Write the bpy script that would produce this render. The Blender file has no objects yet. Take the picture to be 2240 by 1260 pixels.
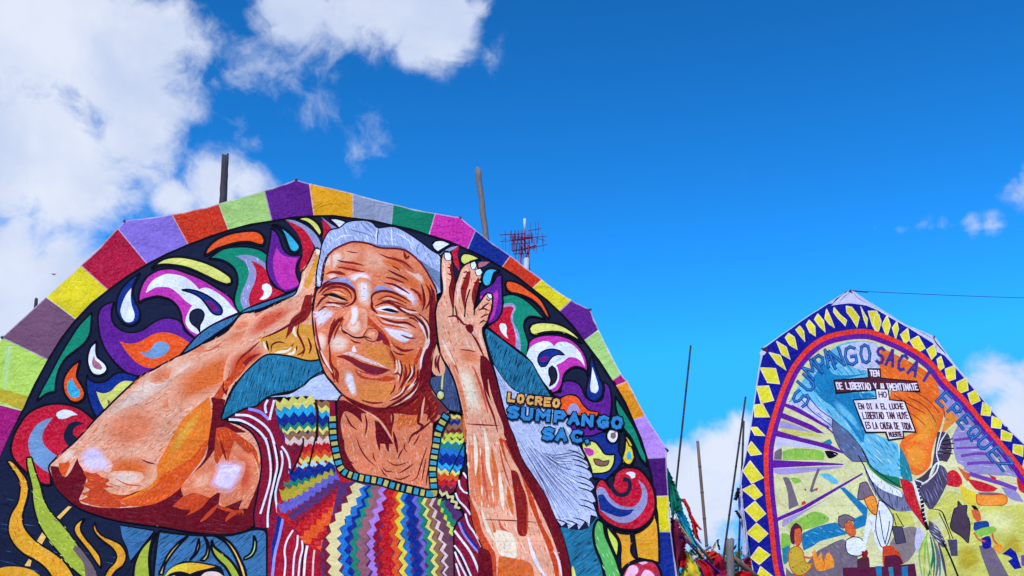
import bpy, bmesh, math, random
import numpy as np
from mathutils import Vector, Matrix
from mathutils.geometry import tessellate_polygon
R = math.radians
random.seed(7)
scene = bpy.context.scene
col = scene.collection

# ------------------------------------------------------------------ camera
W, H, F = 2240.0, 1260.0, 2600.0          # measuring frame and focal length in its units
PITCH = R(24)
CAM = Vector((0, 0, 1.7))
cd = bpy.data.cameras.new('camera')
cd.sensor_width = 36.0
cd.lens = F / W * 36.0
cd.clip_end = 6000
cam = bpy.data.objects.new('camera', cd)
cam.location = CAM
cam.rotation_euler = (R(90) + PITCH, 0, 0)
col.objects.link(cam)
scene.camera = cam
CR = Matrix.Rotation(R(90) + PITCH, 3, 'X')
def ray(px, py):
    return CR @ Vector(((px - W / 2) / F, -(py - H / 2) / F, -1.0))
def at(px, py, Y):
    d = ray(px, py)
    return CAM + d * (Y / d.y)

# ------------------------------------------------------------------ sun, sky, exposure
SUN_EL, SUN_AZ = R(44), R(-164)           # azimuth from +Y, clockwise seen from above: behind and left of the camera
sd = bpy.data.lights.new('sun', 'SUN')
sd.energy = 3.4
sd.angle = R(0.6)
sd.color = (1.0, 0.92, 0.77)
sun = bpy.data.objects.new('sun', sd)
sdir = Vector((math.sin(SUN_AZ) * math.cos(SUN_EL), math.cos(SUN_AZ) * math.cos(SUN_EL), math.sin(SUN_EL)))
sun.rotation_euler = (-sdir).to_track_quat('-Z', 'Y').to_euler()
sun.location = sdir * 50
col.objects.link(sun)
scene.view_settings.view_transform = 'Standard'
scene.view_settings.look = 'None'
scene.view_settings.exposure = 0.0
scene.view_settings.gamma = 1.0

class NT:
    """small node-tree helper"""
    def __init__(s, tree):
        s.t = tree; s.n = tree.nodes; s.l = tree.links
    def add(s, kind, **kw):
        nd = s.n.new(kind)
        for k, v in kw.items():
            setattr(nd, k, v)
        return nd
    def put(s, sock, val):
        if isinstance(val, bpy.types.NodeSocket):
            s.l.new(val, sock)
        elif val is not None:
            sock.default_value = val
    def math(s, op, a, b=None, c=None, clamp=False):
        nd = s.add('ShaderNodeMath', operation=op, use_clamp=clamp)
        s.put(nd.inputs[0], a); s.put(nd.inputs[1], b); s.put(nd.inputs[2], c)
        return nd.outputs[0]
    def vmath(s, op, a, b=None, out=0):
        nd = s.add('ShaderNodeVectorMath', operation=op)
        s.put(nd.inputs[0], a)
        if b is not None:
            s.put(nd.inputs[1], b)
        return nd.outputs[out]
    def noise(s, vec, scale, detail=4, rough=0.55, dist=0.0):
        nd = s.add('ShaderNodeTexNoise')
        s.put(nd.inputs['Vector'], vec)
        nd.inputs['Scale'].default_value = scale
        nd.inputs['Detail'].default_value = detail
        nd.inputs['Roughness'].default_value = rough
        nd.inputs['Distortion'].default_value = dist
        return nd.outputs['Fac']
    def rng(s, v, a, b, c=0.0, d=1.0, mode='LINEAR'):
        nd = s.add('ShaderNodeMapRange', interpolation_type=mode)
        s.put(nd.inputs[0], v)
        for i, x in enumerate((a, b, c, d)):
            s.put(nd.inputs[i + 1], x)
        return nd.outputs[0]
    def mix(s, f, a, b, blend='MIX'):
        nd = s.add('ShaderNodeMix', data_type='RGBA', blend_type=blend)
        s.put(nd.inputs[0], f); s.put(nd.inputs[6], a); s.put(nd.inputs[7], b)
        return nd.outputs[2]

def lin(c):
    return tuple(((x / 255.0) / 12.92 if x / 255.0 <= 0.04045 else ((x / 255.0 + 0.055) / 1.055) ** 2.4) for x in c)

world = bpy.data.worlds.new('World')
scene.world = world
world.use_nodes = True
wt = NT(world.node_tree)
wt.n.clear()
sky = wt.add('ShaderNodeTexSky', sky_type='NISHITA')
sky.sun_disc = False
sky.sun_elevation = SUN_EL
sky.sun_rotation = SUN_AZ
sky.altitude = 1900
sky.air_density = 1.0
sky.dust_density = 0.0
sky.ozone_density = 3.0
gam = wt.add('ShaderNodeGamma')
wt.l.new(wt.vmath('MINIMUM', sky.outputs[0], (1.3, 2.18, 4.0)), gam.inputs[0])
gam.inputs[1].default_value = 2.0
skyc = wt.mix(1.0, gam.outputs[0], (0.22, 1.08, 0.92, 1), 'MULTIPLY')
tc = wt.add('ShaderNodeTexCoord')
dirv = tc.outputs['Generated']
# cloud banks: where the banks stand, as directions in the sky (bearing and height), with their size and thickness
BANKS = [(60, 40, 360, 1.25), (250, 130, 270, 1.15), (40, 330, 300, 1.2), (380, 70, 150, .95), (30, 640, 260, 1.35),
         (120, 570, 170, 1.15), (290, 270, 190, .85), (430, 110, 90, .8), (150, 450, 170, 1.0), (370, 340, 110, .55), (390, 220, 120, .72),
         (640, 10, 140, 1.0), (760, 30, 120, .85), (850, -10, 180, 1.15), (960, 50, 140, 1.1), (900, 110, 75, .9), (1020, 90, 65, .62), (700, 90, 120, .55), (1050, 10, 60, .8),
         (470, 395, 120, .85), (550, 400, 85, .85), (560, 310, 55, .62), (390, 440, 80, .8),
         (700, 240, 110, .47), (530, 150, 150, .49), (630, 160, 150, .46), (712, 150, 90, .43), (800, 300, 120, .42), (1090, 100, 110, .47), (570, 270, 140, .47),
         (1580, 1010, 130, 1.0), (1540, 1100, 180, 1.05), (1490, 1010, 85, .9), (1620, 950, 75, .9),
         (2170, 830, 100, .85), (2240, 900, 140, 1.0), (2140, 800, 60, .7), (2240, 820, 70, .7),
         (1925, 490, 50, .56), (1970, 487, 54, .62), (2020, 488, 54, .62), (2070, 491, 48, .56), (2120, 489, 50, .58), (2170, 484, 50, .55), (2240, 415, 90, .44),
         (-350, 150, 500, 1.0), (-250, 700, 420, 1.0), (250, -350, 420, .9), (950, -260, 260, .8), (2560, 980, 300, .9), (700, 1150, 350, .8)]
acc = None
for (px, py, rr, st) in BANKS:
    d = ray(px, py).normalized()
    dist = wt.vmath('DISTANCE', dirv, tuple(d), out=1)
    m = wt.rng(dist, 0.0, rr * 1.25 / F, st, 0.0, 'SMOOTHSTEP')
    acc = m if acc is None else wt.math('SMOOTH_MAX', acc, m, 0.12)
# the rest of the sky, away from the banks named above, carries scattered cloud of the same kind
cdir = ray(W / 2, H / 2).normalized()
far = wt.rng(wt.vmath('DISTANCE', dirv, tuple(cdir), out=1), 0.60, 0.95, 0.0, 1.0, 'SMOOTHSTEP')
scat = wt.rng(wt.noise(dirv, 2.6, 2, .5), 0.50, 0.68, 0.0, 0.85, 'SMOOTHSTEP')
acc = wt.math('MAXIMUM', acc, wt.math('MULTIPLY', far, scat))
wn = wt.add('ShaderNodeTexNoise')
wt.put(wn.inputs['Vector'], dirv); wn.inputs['Scale'].default_value = 8.0; wn.inputs['Detail'].default_value = 5
warp = wt.vmath('SCALE', wt.vmath('SUBTRACT', wn.outputs['Color'], (.5, .5, .5)))
warp.node.inputs['Scale'].default_value = .085
wdir = wt.vmath('ADD', dirv, warp)
n1 = wt.noise(wdir, 12.0, 10, .62, .2)
n2 = wt.noise(wdir, 42.0, 7, .62, .5)
nn = wt.math('ADD', wt.math('MULTIPLY', n1, .74), wt.math('MULTIPLY', n2, .26))
dens = wt.math('ADD', wt.math('MULTIPLY', wt.math('SUBTRACT', nn, .5), 3.0), wt.math('MULTIPLY', wt.math('SUBTRACT', acc, .5), 1.35))
cloud = wt.rng(dens, -0.20, 0.58, 0.0, 1.0, 'SMOOTHSTEP')
cloud = wt.math('MULTIPLY', cloud, wt.rng(acc, 0.05, 0.42, 0.0, 1.0, 'SMOOTHSTEP'))
shade = wt.rng(wt.noise(dirv, 7.0, 6, .55, .2), 0.36, 0.66, 0.0, 1.0, 'SMOOTHSTEP')
CLOUD_A, CLOUD_B = (5.7, 6.7, 9.0), (8.0, 8.5, 9.8)
cloudc = wt.mix(shade, (*CLOUD_A, 1), (*CLOUD_B, 1))
skyfull = wt.mix(wt.math('MULTIPLY', cloud, .96), skyc, cloudc)
bg = wt.add('ShaderNodeBackground')
wt.l.new(skyfull, bg.inputs[0])
bg.inputs[1].default_value = 0.1
wo = wt.add('ShaderNodeOutputWorld')
wt.l.new(bg.outputs[0], wo.inputs[0])

# ------------------------------------------------------------------ materials
def new_mat(name):
    m = bpy.data.materials.new(name)
    m.use_nodes = True
    t = NT(m.node_tree)
    b = t.n.get('Principled BSDF')
    return m, t, b

def paper_material(name, wr=1.0):
    """tissue paper: colour of each cut piece from its own colour layer, crayon mottling, crumples"""
    m, t, b = new_mat(name)
    at_ = t.add('ShaderNodeAttribute', attribute_name='paint')
    tcx = t.add('ShaderNodeTexCoord').outputs['Object']
    fine = t.noise(tcx, 34, 4, .65, .4)
    mp = t.add('ShaderNodeMapping')
    t.l.new(tcx, mp.inputs[0]); mp.inputs['Scale'].default_value = (60, 16, 1); mp.inputs['Rotation'].default_value = (0, 0, .5)
    fib = t.noise(mp.outputs[0], 1.0, 4, .6, .8)
    broad = t.noise(tcx, 3.2, 4, .6)
    v = t.math('ADD', t.math('ADD', t.rng(fine, .3, .7, -.08, .08), t.rng(fib, .3, .7, -.11, .11)), t.rng(broad, .3, .7, -.12, .12))
    wob = t.vmath('ADD', tcx, t.vmath('SCALE', t.add('ShaderNodeTexNoise').outputs['Color']))
    sc_ = wob.node.inputs[1].links[0].from_node; sc_.inputs['Scale'].default_value = .03
    nz0 = sc_.inputs[0].links[0].from_node; t.put(nz0.inputs['Vector'], tcx); nz0.inputs['Scale'].default_value = 3
    bk = t.add('ShaderNodeTexBrick', offset=.43)
    t.l.new(wob, bk.inputs['Vector'])
    bk.inputs['Color1'].default_value = (0, 0, 0, 1); bk.inputs['Color2'].default_value = (1, 1, 1, 1); bk.inputs['Mortar'].default_value = (.5, .5, .5, 1)
    bk.inputs['Scale'].default_value = 1.0; bk.inputs['Mortar Size'].default_value = .006; bk.inputs['Mortar Smooth'].default_value = .3
    bk.inputs['Brick Width'].default_value = .92; bk.inputs['Row Height'].default_value = .66
    bw = t.add('ShaderNodeRGBToBW'); t.l.new(bk.outputs['Color'], bw.inputs[0])
    v = t.math('ADD', v, t.math('SUBTRACT', t.rng(bw.outputs[0], 0, 1, -.06, .06), t.math('MULTIPLY', bk.outputs['Fac'], .16)))
    hs = t.add('ShaderNodeHueSaturation')
    t.l.new(at_.outputs['Color'], hs.inputs['Color'])
    t.put(hs.inputs['Value'], t.math('ADD', v, 1.0))
    t.put(hs.inputs['Saturation'], t.rng(fine, .3, .7, 1.06, .92))
    t.l.new(hs.outputs[0], b.inputs['Base Color'])
    b.inputs['Roughness'].default_value = .72
    b.inputs['Specular IOR Level'].default_value = .04
    # crumples: sharp creases plus soft puckers
    wv = t.noise(tcx, 2.2, 3, .5)
    off = t.vmath('SCALE', t.add('ShaderNodeTexNoise').outputs['Color'])
    nz = off.node.inputs[0].links[0].from_node
    t.put(nz.inputs['Vector'], tcx); nz.inputs['Scale'].default_value = 2.5; nz.inputs['Detail'].default_value = 3
    off.node.inputs['Scale'].default_value = .5
    wc = t.vmath('ADD', tcx, off)
    vo = t.add('ShaderNodeTexVoronoi', feature='DISTANCE_TO_EDGE')
    t.l.new(wc, vo.inputs['Vector']); vo.inputs['Scale'].default_value = 3.3
    crease = t.rng(vo.outputs['Distance'], 0.0, .22, 0.0, 1.0, 'SMOOTHSTEP')
    rid = t.noise(wc, 3.6, 4, .5, 1.4)
    ridge = t.math('ABSOLUTE', t.math('SUBTRACT', rid, .5))
    pk = t.noise(tcx, 22, 3, .5, .8)
    hgt = t.math('ADD', t.math('ADD', t.math('MULTIPLY', crease, .35), t.math('MULTIPLY', ridge, 2.6)), t.math('MULTIPLY', pk, .05))
    bp = t.add('ShaderNodeBump')
    bp.inputs['Strength'].default_value = .32 * wr
    bp.inputs['Distance'].default_value = .05
    t.l.new(hgt, bp.inputs['Height'])
    t.l.new(bp.outputs[0], b.inputs['Normal'])
    return m

def plain(name, rgb, rough=.7, var=.2, scale=8, bump=0.0, bscale=30, metal=0.0, stretch=None):
    m, t, b = new_mat(name)
    tcx = t.add('ShaderNodeTexCoord').outputs['Object']
    src = tcx
    if stretch:
        mp = t.add('ShaderNodeMapping'); t.l.new(tcx, mp.inputs[0]); mp.inputs['Scale'].default_value = stretch; src = mp.outputs[0]
    n = t.noise(src, scale, 6, .6, .3)
    hs = t.add('ShaderNodeHueSaturation')
    hs.inputs['Color'].default_value = (*lin(rgb), 1)
    t.put(hs.inputs['Value'], t.rng(n, .28, .72, 1 - var, 1 + var))
    t.l.new(hs.outputs[0], b.inputs['Base Color'])
    b.inputs['Roughness'].default_value = rough
    b.inputs['Metallic'].default_value = metal
    b.inputs['Specular IOR Level'].default_value = .25
    if bump:
        bp = t.add('ShaderNodeBump'); bp.inputs['Strength'].default_value = bump; bp.inputs['Distance'].default_value = .02
        t.l.new(t.noise(src, bscale, 4, .6), bp.inputs['Height']); t.l.new(bp.outputs[0], b.inputs['Normal'])
    return m

PAPER = paper_material('painted_tissue_paper')
PAPER_RIM = paper_material('crumpled_rim_paper', 1.3)
PAPER_MID = paper_material('creased_tissue_paper', 1.1)

# ------------------------------------------------------------------ drawing cut-paper pieces on a kite
COLS = dict(
    N=(24, 32, 58), K=(14, 14, 28), P=(98, 30, 140), p=(122, 42, 165), M=(200, 48, 168), G=(14, 138, 108), R=(200, 16, 50),
    O=(240, 84, 22), Y=(226, 224, 112), C=(52, 178, 214), W=(230, 234, 246), L=(150, 150, 194), B=(16, 46, 132), V=(120, 25, 110),
    T=(34, 116, 152), TB=(58, 112, 158), BG=(112, 150, 190), PK=(175, 105, 125), BR=(140, 96, 84), H=(168, 182, 224), HD=(112, 132, 170), HP=(120, 120, 185),
    S1=(240, 168, 134), S2=(231, 128, 88), S3=(224, 104, 44), S4=(230, 134, 62), SR=(204, 66, 28), SD=(108, 11, 28), SO=(238, 118, 28), SY=(226, 154, 52),
    S0=(242, 204, 184), SX=(140, 26, 26), WH=(236, 226, 240), CR=(247, 226, 196), LV=(222, 202, 238), SP=(214, 86, 58),
    OT=(230, 160, 34), LM=(164, 180, 56), LG=(184, 218, 136), MV=(110, 92, 96), OC=(240, 190, 96), LW=(190, 200, 234),
    BL=(140, 14, 48), RD=(168, 14, 42), LS=(138, 148, 232), ZY=(226, 214, 104), ZC=(36, 168, 214), ZB=(14, 42, 132), ZG=(28, 130, 104), ZN=(150, 104, 70),
    ZP=(228, 196, 186), ZM=(120, 26, 50), ZR=(196, 22, 32), ZO=(226, 82, 24), ZT=(170, 220, 226), ZL=(104, 98, 192), ZD=(88, 48, 104), ZV=(190, 168, 46),
    ZE=(226, 208, 146), ZI=(28, 112, 192), ZQ=(150, 90, 102), ZW=(172, 122, 204), ZK=(112, 66, 82), ZF=(232, 206, 52), ZU=(150, 14, 40), ZH=(200, 220, 80),
    NQ=(52, 152, 182), NO=(192, 182, 92), DB=(66, 82, 124), BS=(112, 50, 60), EY=(206, 208, 112),
    GR=(88, 178, 90), RO=(180, 46, 78), RP=(238, 180, 200), TX=(48, 132, 196), TG=(236, 170, 88),
    # right kite
    rN=(16, 24, 140), rY=(232, 218, 50), rR=(236, 54, 38), rP=(100, 24, 150), rW=(202, 198, 226), rT=(20, 126, 178), rC=(104, 188, 216), rO=(240, 104, 28),
    rA=(242, 146, 44), rG=(94, 108, 146), rD=(74, 56, 74), rF=(78, 70, 96), rV=(150, 140, 190), rU=(118, 64, 170), rL=(208, 204, 96), rH=(140, 192, 74),
    rB=(24, 118, 168), rE=(24, 122, 84), rQ=(30, 132, 152), rS=(120, 124, 156), rM=(116, 102, 116), rI=(220, 216, 158), rK=(216, 96, 48), rZ=(90, 26, 60),
    rX=(84, 36, 56), rJ=(26, 66, 140), r1=(140, 126, 126), r2=(205, 168, 50), r3=(205, 24, 44), r4=(168, 152, 206), r5=(228, 224, 150))
PAL = {k: np.array(lin(v)) * 0.93 for k, v in COLS.items()}
TILES = {'PX': (0, 0, 1.0)}
for i, y in enumerate((390, 670, 960)):
    for j, x in enumerate((0, 360, 720, 1060)):
        TILES['T%d%d' % (i, j)] = (x, y, 4.2)
for k, (x, y) in {'R00': (1600, 620), 'R01': (1920, 620), 'R10': (1600, 940), 'R11': (1920, 940)}.items():
    TILES[k] = (x, y, 3.9375)
TILES['B1'] = (1800, 760, 5.727); TILES['G0'] = (1400, 740, 4.846); TILES['G1'] = (1420, 1000, 4.846); TILES['G2'] = (1500, 1080, 7.0)
TILES['V'] = (1597, 612, 1.944); TILES['L4'] = (1080, 840, 7.467); TILES['RR'] = (1980, 740, 3.9375); TILES['RL'] = (1700, 720, 5.727)

def parse_pts(toks, tile):
    x0, y0, s = TILES[tile]
    pts, cor = [], []
    for k in toks:
        c = k.endswith('!')
        a, b = k.rstrip('!').split(',')
        pts.append((x0 + float(a) / s, y0 + float(b) / s)); cor.append(c)
    return pts, cor

def smooth(pts, cor, closed, step=5.0):
    n = len(pts)
    if n < 3:
        return list(pts)
    out = []
    rngn = n if closed else n - 1
    for i in range(rngn):
        p1, p2 = pts[i], pts[(i + 1) % n]
        p0 = pts[i - 1] if (closed or i > 0) else p1
        p3 = pts[(i + 2) % n] if (closed or i + 2 < n) else p2
        if cor[i]: p0 = p1
        if cor[(i + 1) % n]: p3 = p2
        L = math.dist(p1, p2)
        if cor[i] and cor[(i + 1) % n]:
            k = 1
        else:
            k = max(1, min(8, int(L / step)))
        for q in range(k):
            t = q / k
            t2, t3 = t * t, t * t * t
            out.append(tuple(.5 * ((2 * b) + (c - a) * t + (2 * a - 5 * b + 4 * c - d) * t2 + (3 * b - a - 3 * c + d) * t3)
                             for a, b, c, d in zip(p0, p1, p2, p3)))
    if not closed:
        out.append(pts[-1])
    return out

def tri_poly(pts):
    v = [Vector((x, y, 0)) for x, y in pts]
    return [[pts[i] for i in t] for t in tessellate_polygon([v])]

def stroke_tris(pts, w, taper=False, wfun=None):
    n = len(pts)
    if n < 2:
        return []
    L = [0]
    for i in range(1, n):
        L.append(L[-1] + math.dist(pts[i], pts[i - 1]))
    tot = L[-1] or 1
    left, right = [], []
    for i in range(n):
        a = pts[max(i - 1, 0)]; b = pts[min(i + 1, n - 1)]
        dx, dy = b[0] - a[0], b[1] - a[1]
        m = math.hypot(dx, dy) or 1
        nx, ny = -dy / m, dx / m
        t = L[i] / tot
        h = w / 2
        if taper:
            h *= max(.12, math.sin(math.pi * min(max(t * .92 + .04, 0), 1)) ** .7)
        left.append((pts[i][0] + nx * h, pts[i][1] + ny * h)); right.append((pts[i][0] - nx * h, pts[i][1] - ny * h))
    tr = []
    for i in range(n - 1):
        tr.append([left[i], right[i], right[i + 1]]); tr.append([left[i], right[i + 1], left[i + 1]])
    return tr

def hatch_tris(poly, ang, sp, w, dash, prob, rnd):
    c, s = math.cos(R(ang)), math.sin(R(ang))
    q = [(x * c + y * s, -x * s + y * c) for x, y in poly]
    ys = [b for _, b in q]
    tr = []
    y = min(ys) + sp * rnd.random()
    while y < max(ys):
        xs = []
        for i in range(len(q)):
            (xa, ya), (xb, yb) = q[i], q[(i + 1) % len(q)]
            if (ya <= y) != (yb <= y):
                xs.append(xa + (y - ya) / (yb - ya) * (xb - xa))
        xs.sort()
        for a, b in zip(xs[::2], xs[1::2]):
            x = a + rnd.random() * dash * .5
            while x < b - 2:
                l = dash * rnd.uniform(.45, 1.3)
                e = min(b, x + l)
                if rnd.random() < prob and e - x > 2:
                    ww = w * rnd.uniform(.6, 1.3) / 2
                    dy = rnd.uniform(-.08, .08) * (e - x)
                    jj = rnd.uniform(-sp * .25, sp * .25)
                    P = [(x, y + jj), ((x + e) / 2, y + jj + ww + dy * .5), (e, y + jj + dy), ((x + e) / 2, y + jj - ww + dy * .5)]
                    P = [(u * c - v * s, u * s + v * c) for u, v in P]
                    tr.append([P[0], P[1], P[2]]); tr.append([P[0], P[2], P[3]])
                x = e + dash * rnd.uniform(.05, .5)
        y += sp * rnd.uniform(.7, 1.3)
    return tr

def zig_tris(base, w, amp, per):
    L = [0]
    for i in range(1, len(base)):
        L.append(L[-1] + math.dist(base[i], base[i - 1]))
    n = max(2, int(round(L[-1] / (per / 2))))
    P = []
    for k in range(n + 1):
        d = L[-1] * k / n
        i = 1
        while i < len(L) - 1 and L[i] < d: i += 1
        t = (d - L[i - 1]) / max(L[i] - L[i - 1], 1e-6)
        a, b = base[i - 1], base[i]
        dx, dy = b[0] - a[0], b[1] - a[1]
        m = math.hypot(dx, dy) or 1
        nx, ny = -dy / m, dx / m
        z = amp * (1 if k % 2 else -1)
        x, y = a[0] + dx * t, a[1] + dy * t
        P.append(((x + nx * (z + w / 2), y + ny * (z + w / 2)), (x + nx * (z - w / 2), y + ny * (z - w / 2))))
    tr = []
    for a, b in zip(P, P[1:]):
        tr.append([a[0], a[1], b[1]]); tr.append([a[0], b[1], b[0]])
    return tr

GLYPH = {
    'A': ['0,1 .5,0 1,1', '.2,.62 .8,.62'], 'B': ['0,0 0,1 .7,1 1,.75 .7,.5 0,.5', '.7,.5 .9,.25 .7,0 0,0'], 'C': ['1,.12 .6,0 .2,.1 0,.5 .2,.9 .6,1 1,.88'],
    'D': ['0,0 0,1 .6,1 1,.7 1,.3 .6,0 0,0'], 'E': ['1,0 0,0 0,1 1,1', '0,.5 .8,.5'], 'G': ['1,.12 .6,0 .2,.1 0,.5 .2,.9 .6,1 1,.88 1,.55 .55,.55'],
    'H': ['0,0 0,1', '1,0 1,1', '0,.5 1,.5'], 'I': ['.5,0 .5,1', '.2,0 .8,0', '.2,1 .8,1'], 'J': ['.9,0 .9,.8 .6,1 .2,1 0,.8'], 'L': ['0,0 0,1 1,1'],
    'M': ['0,1 0,0 .5,.6 1,0 1,1'], 'N': ['0,1 0,0 1,1 1,0'], 'O': ['.5,0 .15,.1 0,.5 .15,.9 .5,1 .85,.9 1,.5 .85,.1 .5,0'], 'P': ['0,1 0,0 .75,0 1,.27 .75,.55 0,.55'],
    'Q': ['.5,0 .1,.1 0,.5 .1,.9 .5,1 .9,.9 1,.5 .9,.1 .5,0', '.6,.7 1,1.1'], 'R': ['0,1 0,0 .75,0 1,.27 .75,.52 0,.52', '.5,.52 1,1'],
    'S': ['1,.12 .6,0 .15,.08 0,.28 .25,.46 .75,.54 1,.74 .85,.93 .4,1 0,.88'], 'T': ['0,0 1,0', '.5,0 .5,1'], 'U': ['0,0 0,.8 .25,1 .75,1 1,.8 1,0'],
    'Y': ['0,0 .5,.5 1,0', '.5,.5 .5,1'], 'Z': ['0,0 1,0 0,1 1,1'], 'V': ['0,0 .5,1 1,0'], '.': ['.4,.9 .6,1'], 'X': ['0,0 1,1', '1,0 0,1']}

def letter_tris(ch, O, X, Y, wt_):
    """O top-left corner, X and Y edge vectors of the letter's box, wt_ pen width"""
    tr = []
    for st in GLYPH.get(ch, []):
        pts = []
        for k in st.split():
            a, b = map(float, k.split(','))
            pts.append((O[0] + X[0] * a + Y[0] * b, O[1] + X[1] * a + Y[1] * b))
        # square joints: every segment drawn with a small overshoot
        for a, b in zip(pts, pts[1:]):
            m = math.dist(a, b) or 1
            e = wt_ * .38
            ux, uy = (b[0] - a[0]) / m * e, (b[1] - a[1]) / m * e
            tr.append(stroke_tris([(a[0] - ux, a[1] - uy), (b[0] + ux, b[1] + uy)], wt_))
    return tr

class Kite:
    STEP = 0.0001
    CELL = 0.30
    def __init__(s, px, py, Y, tilt, yaw, seed):
        s.O = at(px, py, Y)
        s.v = Vector((0, math.sin(tilt), math.cos(tilt))); s.u = Vector((1, 0, 0))
        rz = Matrix.Rotation(yaw, 3, 'Z')
        s.u = rz @ s.u; s.v = rz @ s.v
        s.w = s.u.cross(s.v)
        s.shapes = []          # (part, level, tris(px), colour, gradient, jitter)
        s.order = []
        s.boxes = []
        s.rnd = random.Random(seed)
        s.ph = [s.rnd.uniform(0, 6.28) for _ in range(8)]
        s.last = None
        s.root = None
        s.parents = {}
        s.halo = False
    def uv(s, p):
        d = ray(p[0], p[1])
        t = (s.O - CAM).dot(s.w) / d.dot(s.w)
        q = CAM + d * t - s.O
        return (q.dot(s.u), q.dot(s.v))
    def height(s, U, V):
        p = s.ph
        return .045 * np.sin(U * 1.5 + p[0] + .6 * np.sin(V * 1.1 + p[1])) + .036 * np.sin(V * 1.8 + p[2] + .7 * np.sin(U * 1.3 + p[3])) \
            + .007 * np.sin(U * 4.4 + V * 2.1 + p[4]) + .006 * np.sin(V * 4.9 - U * 2.7 + p[5])
    def add(s, part, tris, colour, grad=None, jit=False, lift=0, vcol=None):
        if not tris:
            return
        A = np.array(tris, float)
        bx = (A[..., 0].min(), A[..., 1].min(), A[..., 0].max(), A[..., 1].max())
        lv = 0
        for (b, l) in s.boxes:
            if b[0] < bx[2] and b[2] > bx[0] and b[1] < bx[3] and b[3] > bx[1] and l > lv:
                lv = l
        lv += 1 + lift
        s.boxes.append((bx, lv))
        if part not in s.order:
            s.order.append(part)
        s.shapes.append([part, lv, A, colour, grad, jit, vcol])
    def newpart(s, name, up=None):
        s.count = getattr(s, 'count', 0) + 1
        part = (name, s.count)
        if up:
            s.parents[part] = next(p for p in reversed(s.order) if p[0] == up)
        return part
    def draw(s, text):
        """@ name TILE [>parent] starts a part; with ! every following piece is a part of its own"""
        part, tile, each = None, 'PX', None
        for line in text.strip().splitlines():
            k = line.split()
            if not k or k[0].startswith('#'):
                continue
            op = k[0]
            if op == '@':
                nm, tile = k[1], k[2]
                up = next((x[1:] for x in k[3:] if x[0] == '>'), None)
                each = (nm, up) if '!' in k[3:] else None
                part = s.newpart(nm, up)
                continue
            if each and op in 'fplt':
                part = s.newpart(*each)
            if op == '%':
                tile = k[1]
            elif op in 'fp':
                cname, _, ol = k[1].partition('/')
                pts, cor = parse_pts(k[2:], tile)
                poly = smooth(pts, cor, True) if op == 'f' else pts
                s.add(part, tri_poly(poly), cname)
                s.last = poly
                if ol:
                    i = 0
                    while i < len(ol) and not (ol[i].isdigit() and i > 0): i += 1
                    wd = float(ol[i:] or 3)
                    loop = poly + [poly[0], poly[1]]
                    if s.halo and part[0] != 'painted_arm':
                        hc = 'halo_' + cname
                        PAL[hc] = PAL[cname] * .55 + np.array(lin((200, 200, 214))) * .3
                        s.add(part, stroke_tris(loop, wd + 2.4), hc)
                    s.add(part, stroke_tris(loop, wd), ol[:i])
            elif op == 'b':      # soft blob: full colour inside, melting into the colour around it
                pts, cor = parse_pts(k[3:], tile)
                poly = smooth(pts, cor, True)
                cx = sum(q[0] for q in poly) / len(poly); cy = sum(q[1] for q in poly) / len(poly)
                c1, c0 = PAL[k[1]], PAL[k[2]]
                rings = [(1.0, 0.0), (.8, .32), (.6, .74), (.42, 1.0)]
                sh = [[(cx + (x - cx) * f, cy + (y - cy) * f) for x, y in poly] for f, _ in rings]
                tr, vc = [], []
                for (ra_, (fa, a)), (rb_, (fb, b)) in zip(zip(sh, rings), zip(sh[1:], rings[1:])):
                    ca, cb = c0 + (c1 - c0) * a, c0 + (c1 - c0) * b
                    n = len(poly)
                    for i in range(n):
                        q = (i + 1) % n
                        tr.append([ra_[i], ra_[q], rb_[q]]); vc.append([ca, ca, cb])
                        tr.append([ra_[i], rb_[q], rb_[i]]); vc.append([ca, cb, cb])
                for t in tri_poly(sh[-1]):
                    tr.append(t); vc.append([c1, c1, c1])
                s.add(part, tr, k[1], vcol=vc)
                s.last = poly
            elif op == 'g':
                pts, _ = parse_pts(k[2:4], tile)
                s.shapes[-1][4] = (k[1], pts[0], pts[1])
            elif op in 'lt':
                pts, cor = parse_pts(k[3:], tile)
                s.add(part, stroke_tris(smooth(pts, cor, False, 4.0), float(k[2]), op == 't'), k[1])
            elif op == 'h':
                a = [float(x) for x in k[2:7]]
                s.add(part, hatch_tris(s.last, a[0], a[1], a[2], a[3], a[4], s.rnd), k[1], None, True)
            elif op == 'z':
                pts, cor = parse_pts(k[5:], tile)
                s.add(part, zig_tris(smooth(pts, cor, False, 10), float(k[2]), float(k[3]), float(k[4])), k[1])
            elif op == 'q':      # alternating little squares along a path
                pts, cor = parse_pts(k[5:], tile)
                path = smooth(pts, cor, False, 4)
                wd, ln = float(k[3]), float(k[4])
                d = 0; cur = [path[0]]; n = 0
                for a, b in zip(path, path[1:]):
                    d += math.dist(a, b); cur.append(b)
                    if d >= ln:
                        if len(cur) > 2:
                            s.add(part, stroke_tris(cur[:-1] if math.dist(cur[-2], cur[-1]) < 6 else cur, wd), k[1] if n % 2 else k[2])
                        n += 1; d = 0; cur = [b]
            elif op == 'w':      # lettering: w COLOUR weight text(_ for space) x,y(top-left) x,y(top-right) x,y(bottom-left)
                pts, _ = parse_pts(k[4:7], tile)
                s.words(part, k[1], float(k[2]), k[3], *pts)
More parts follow.
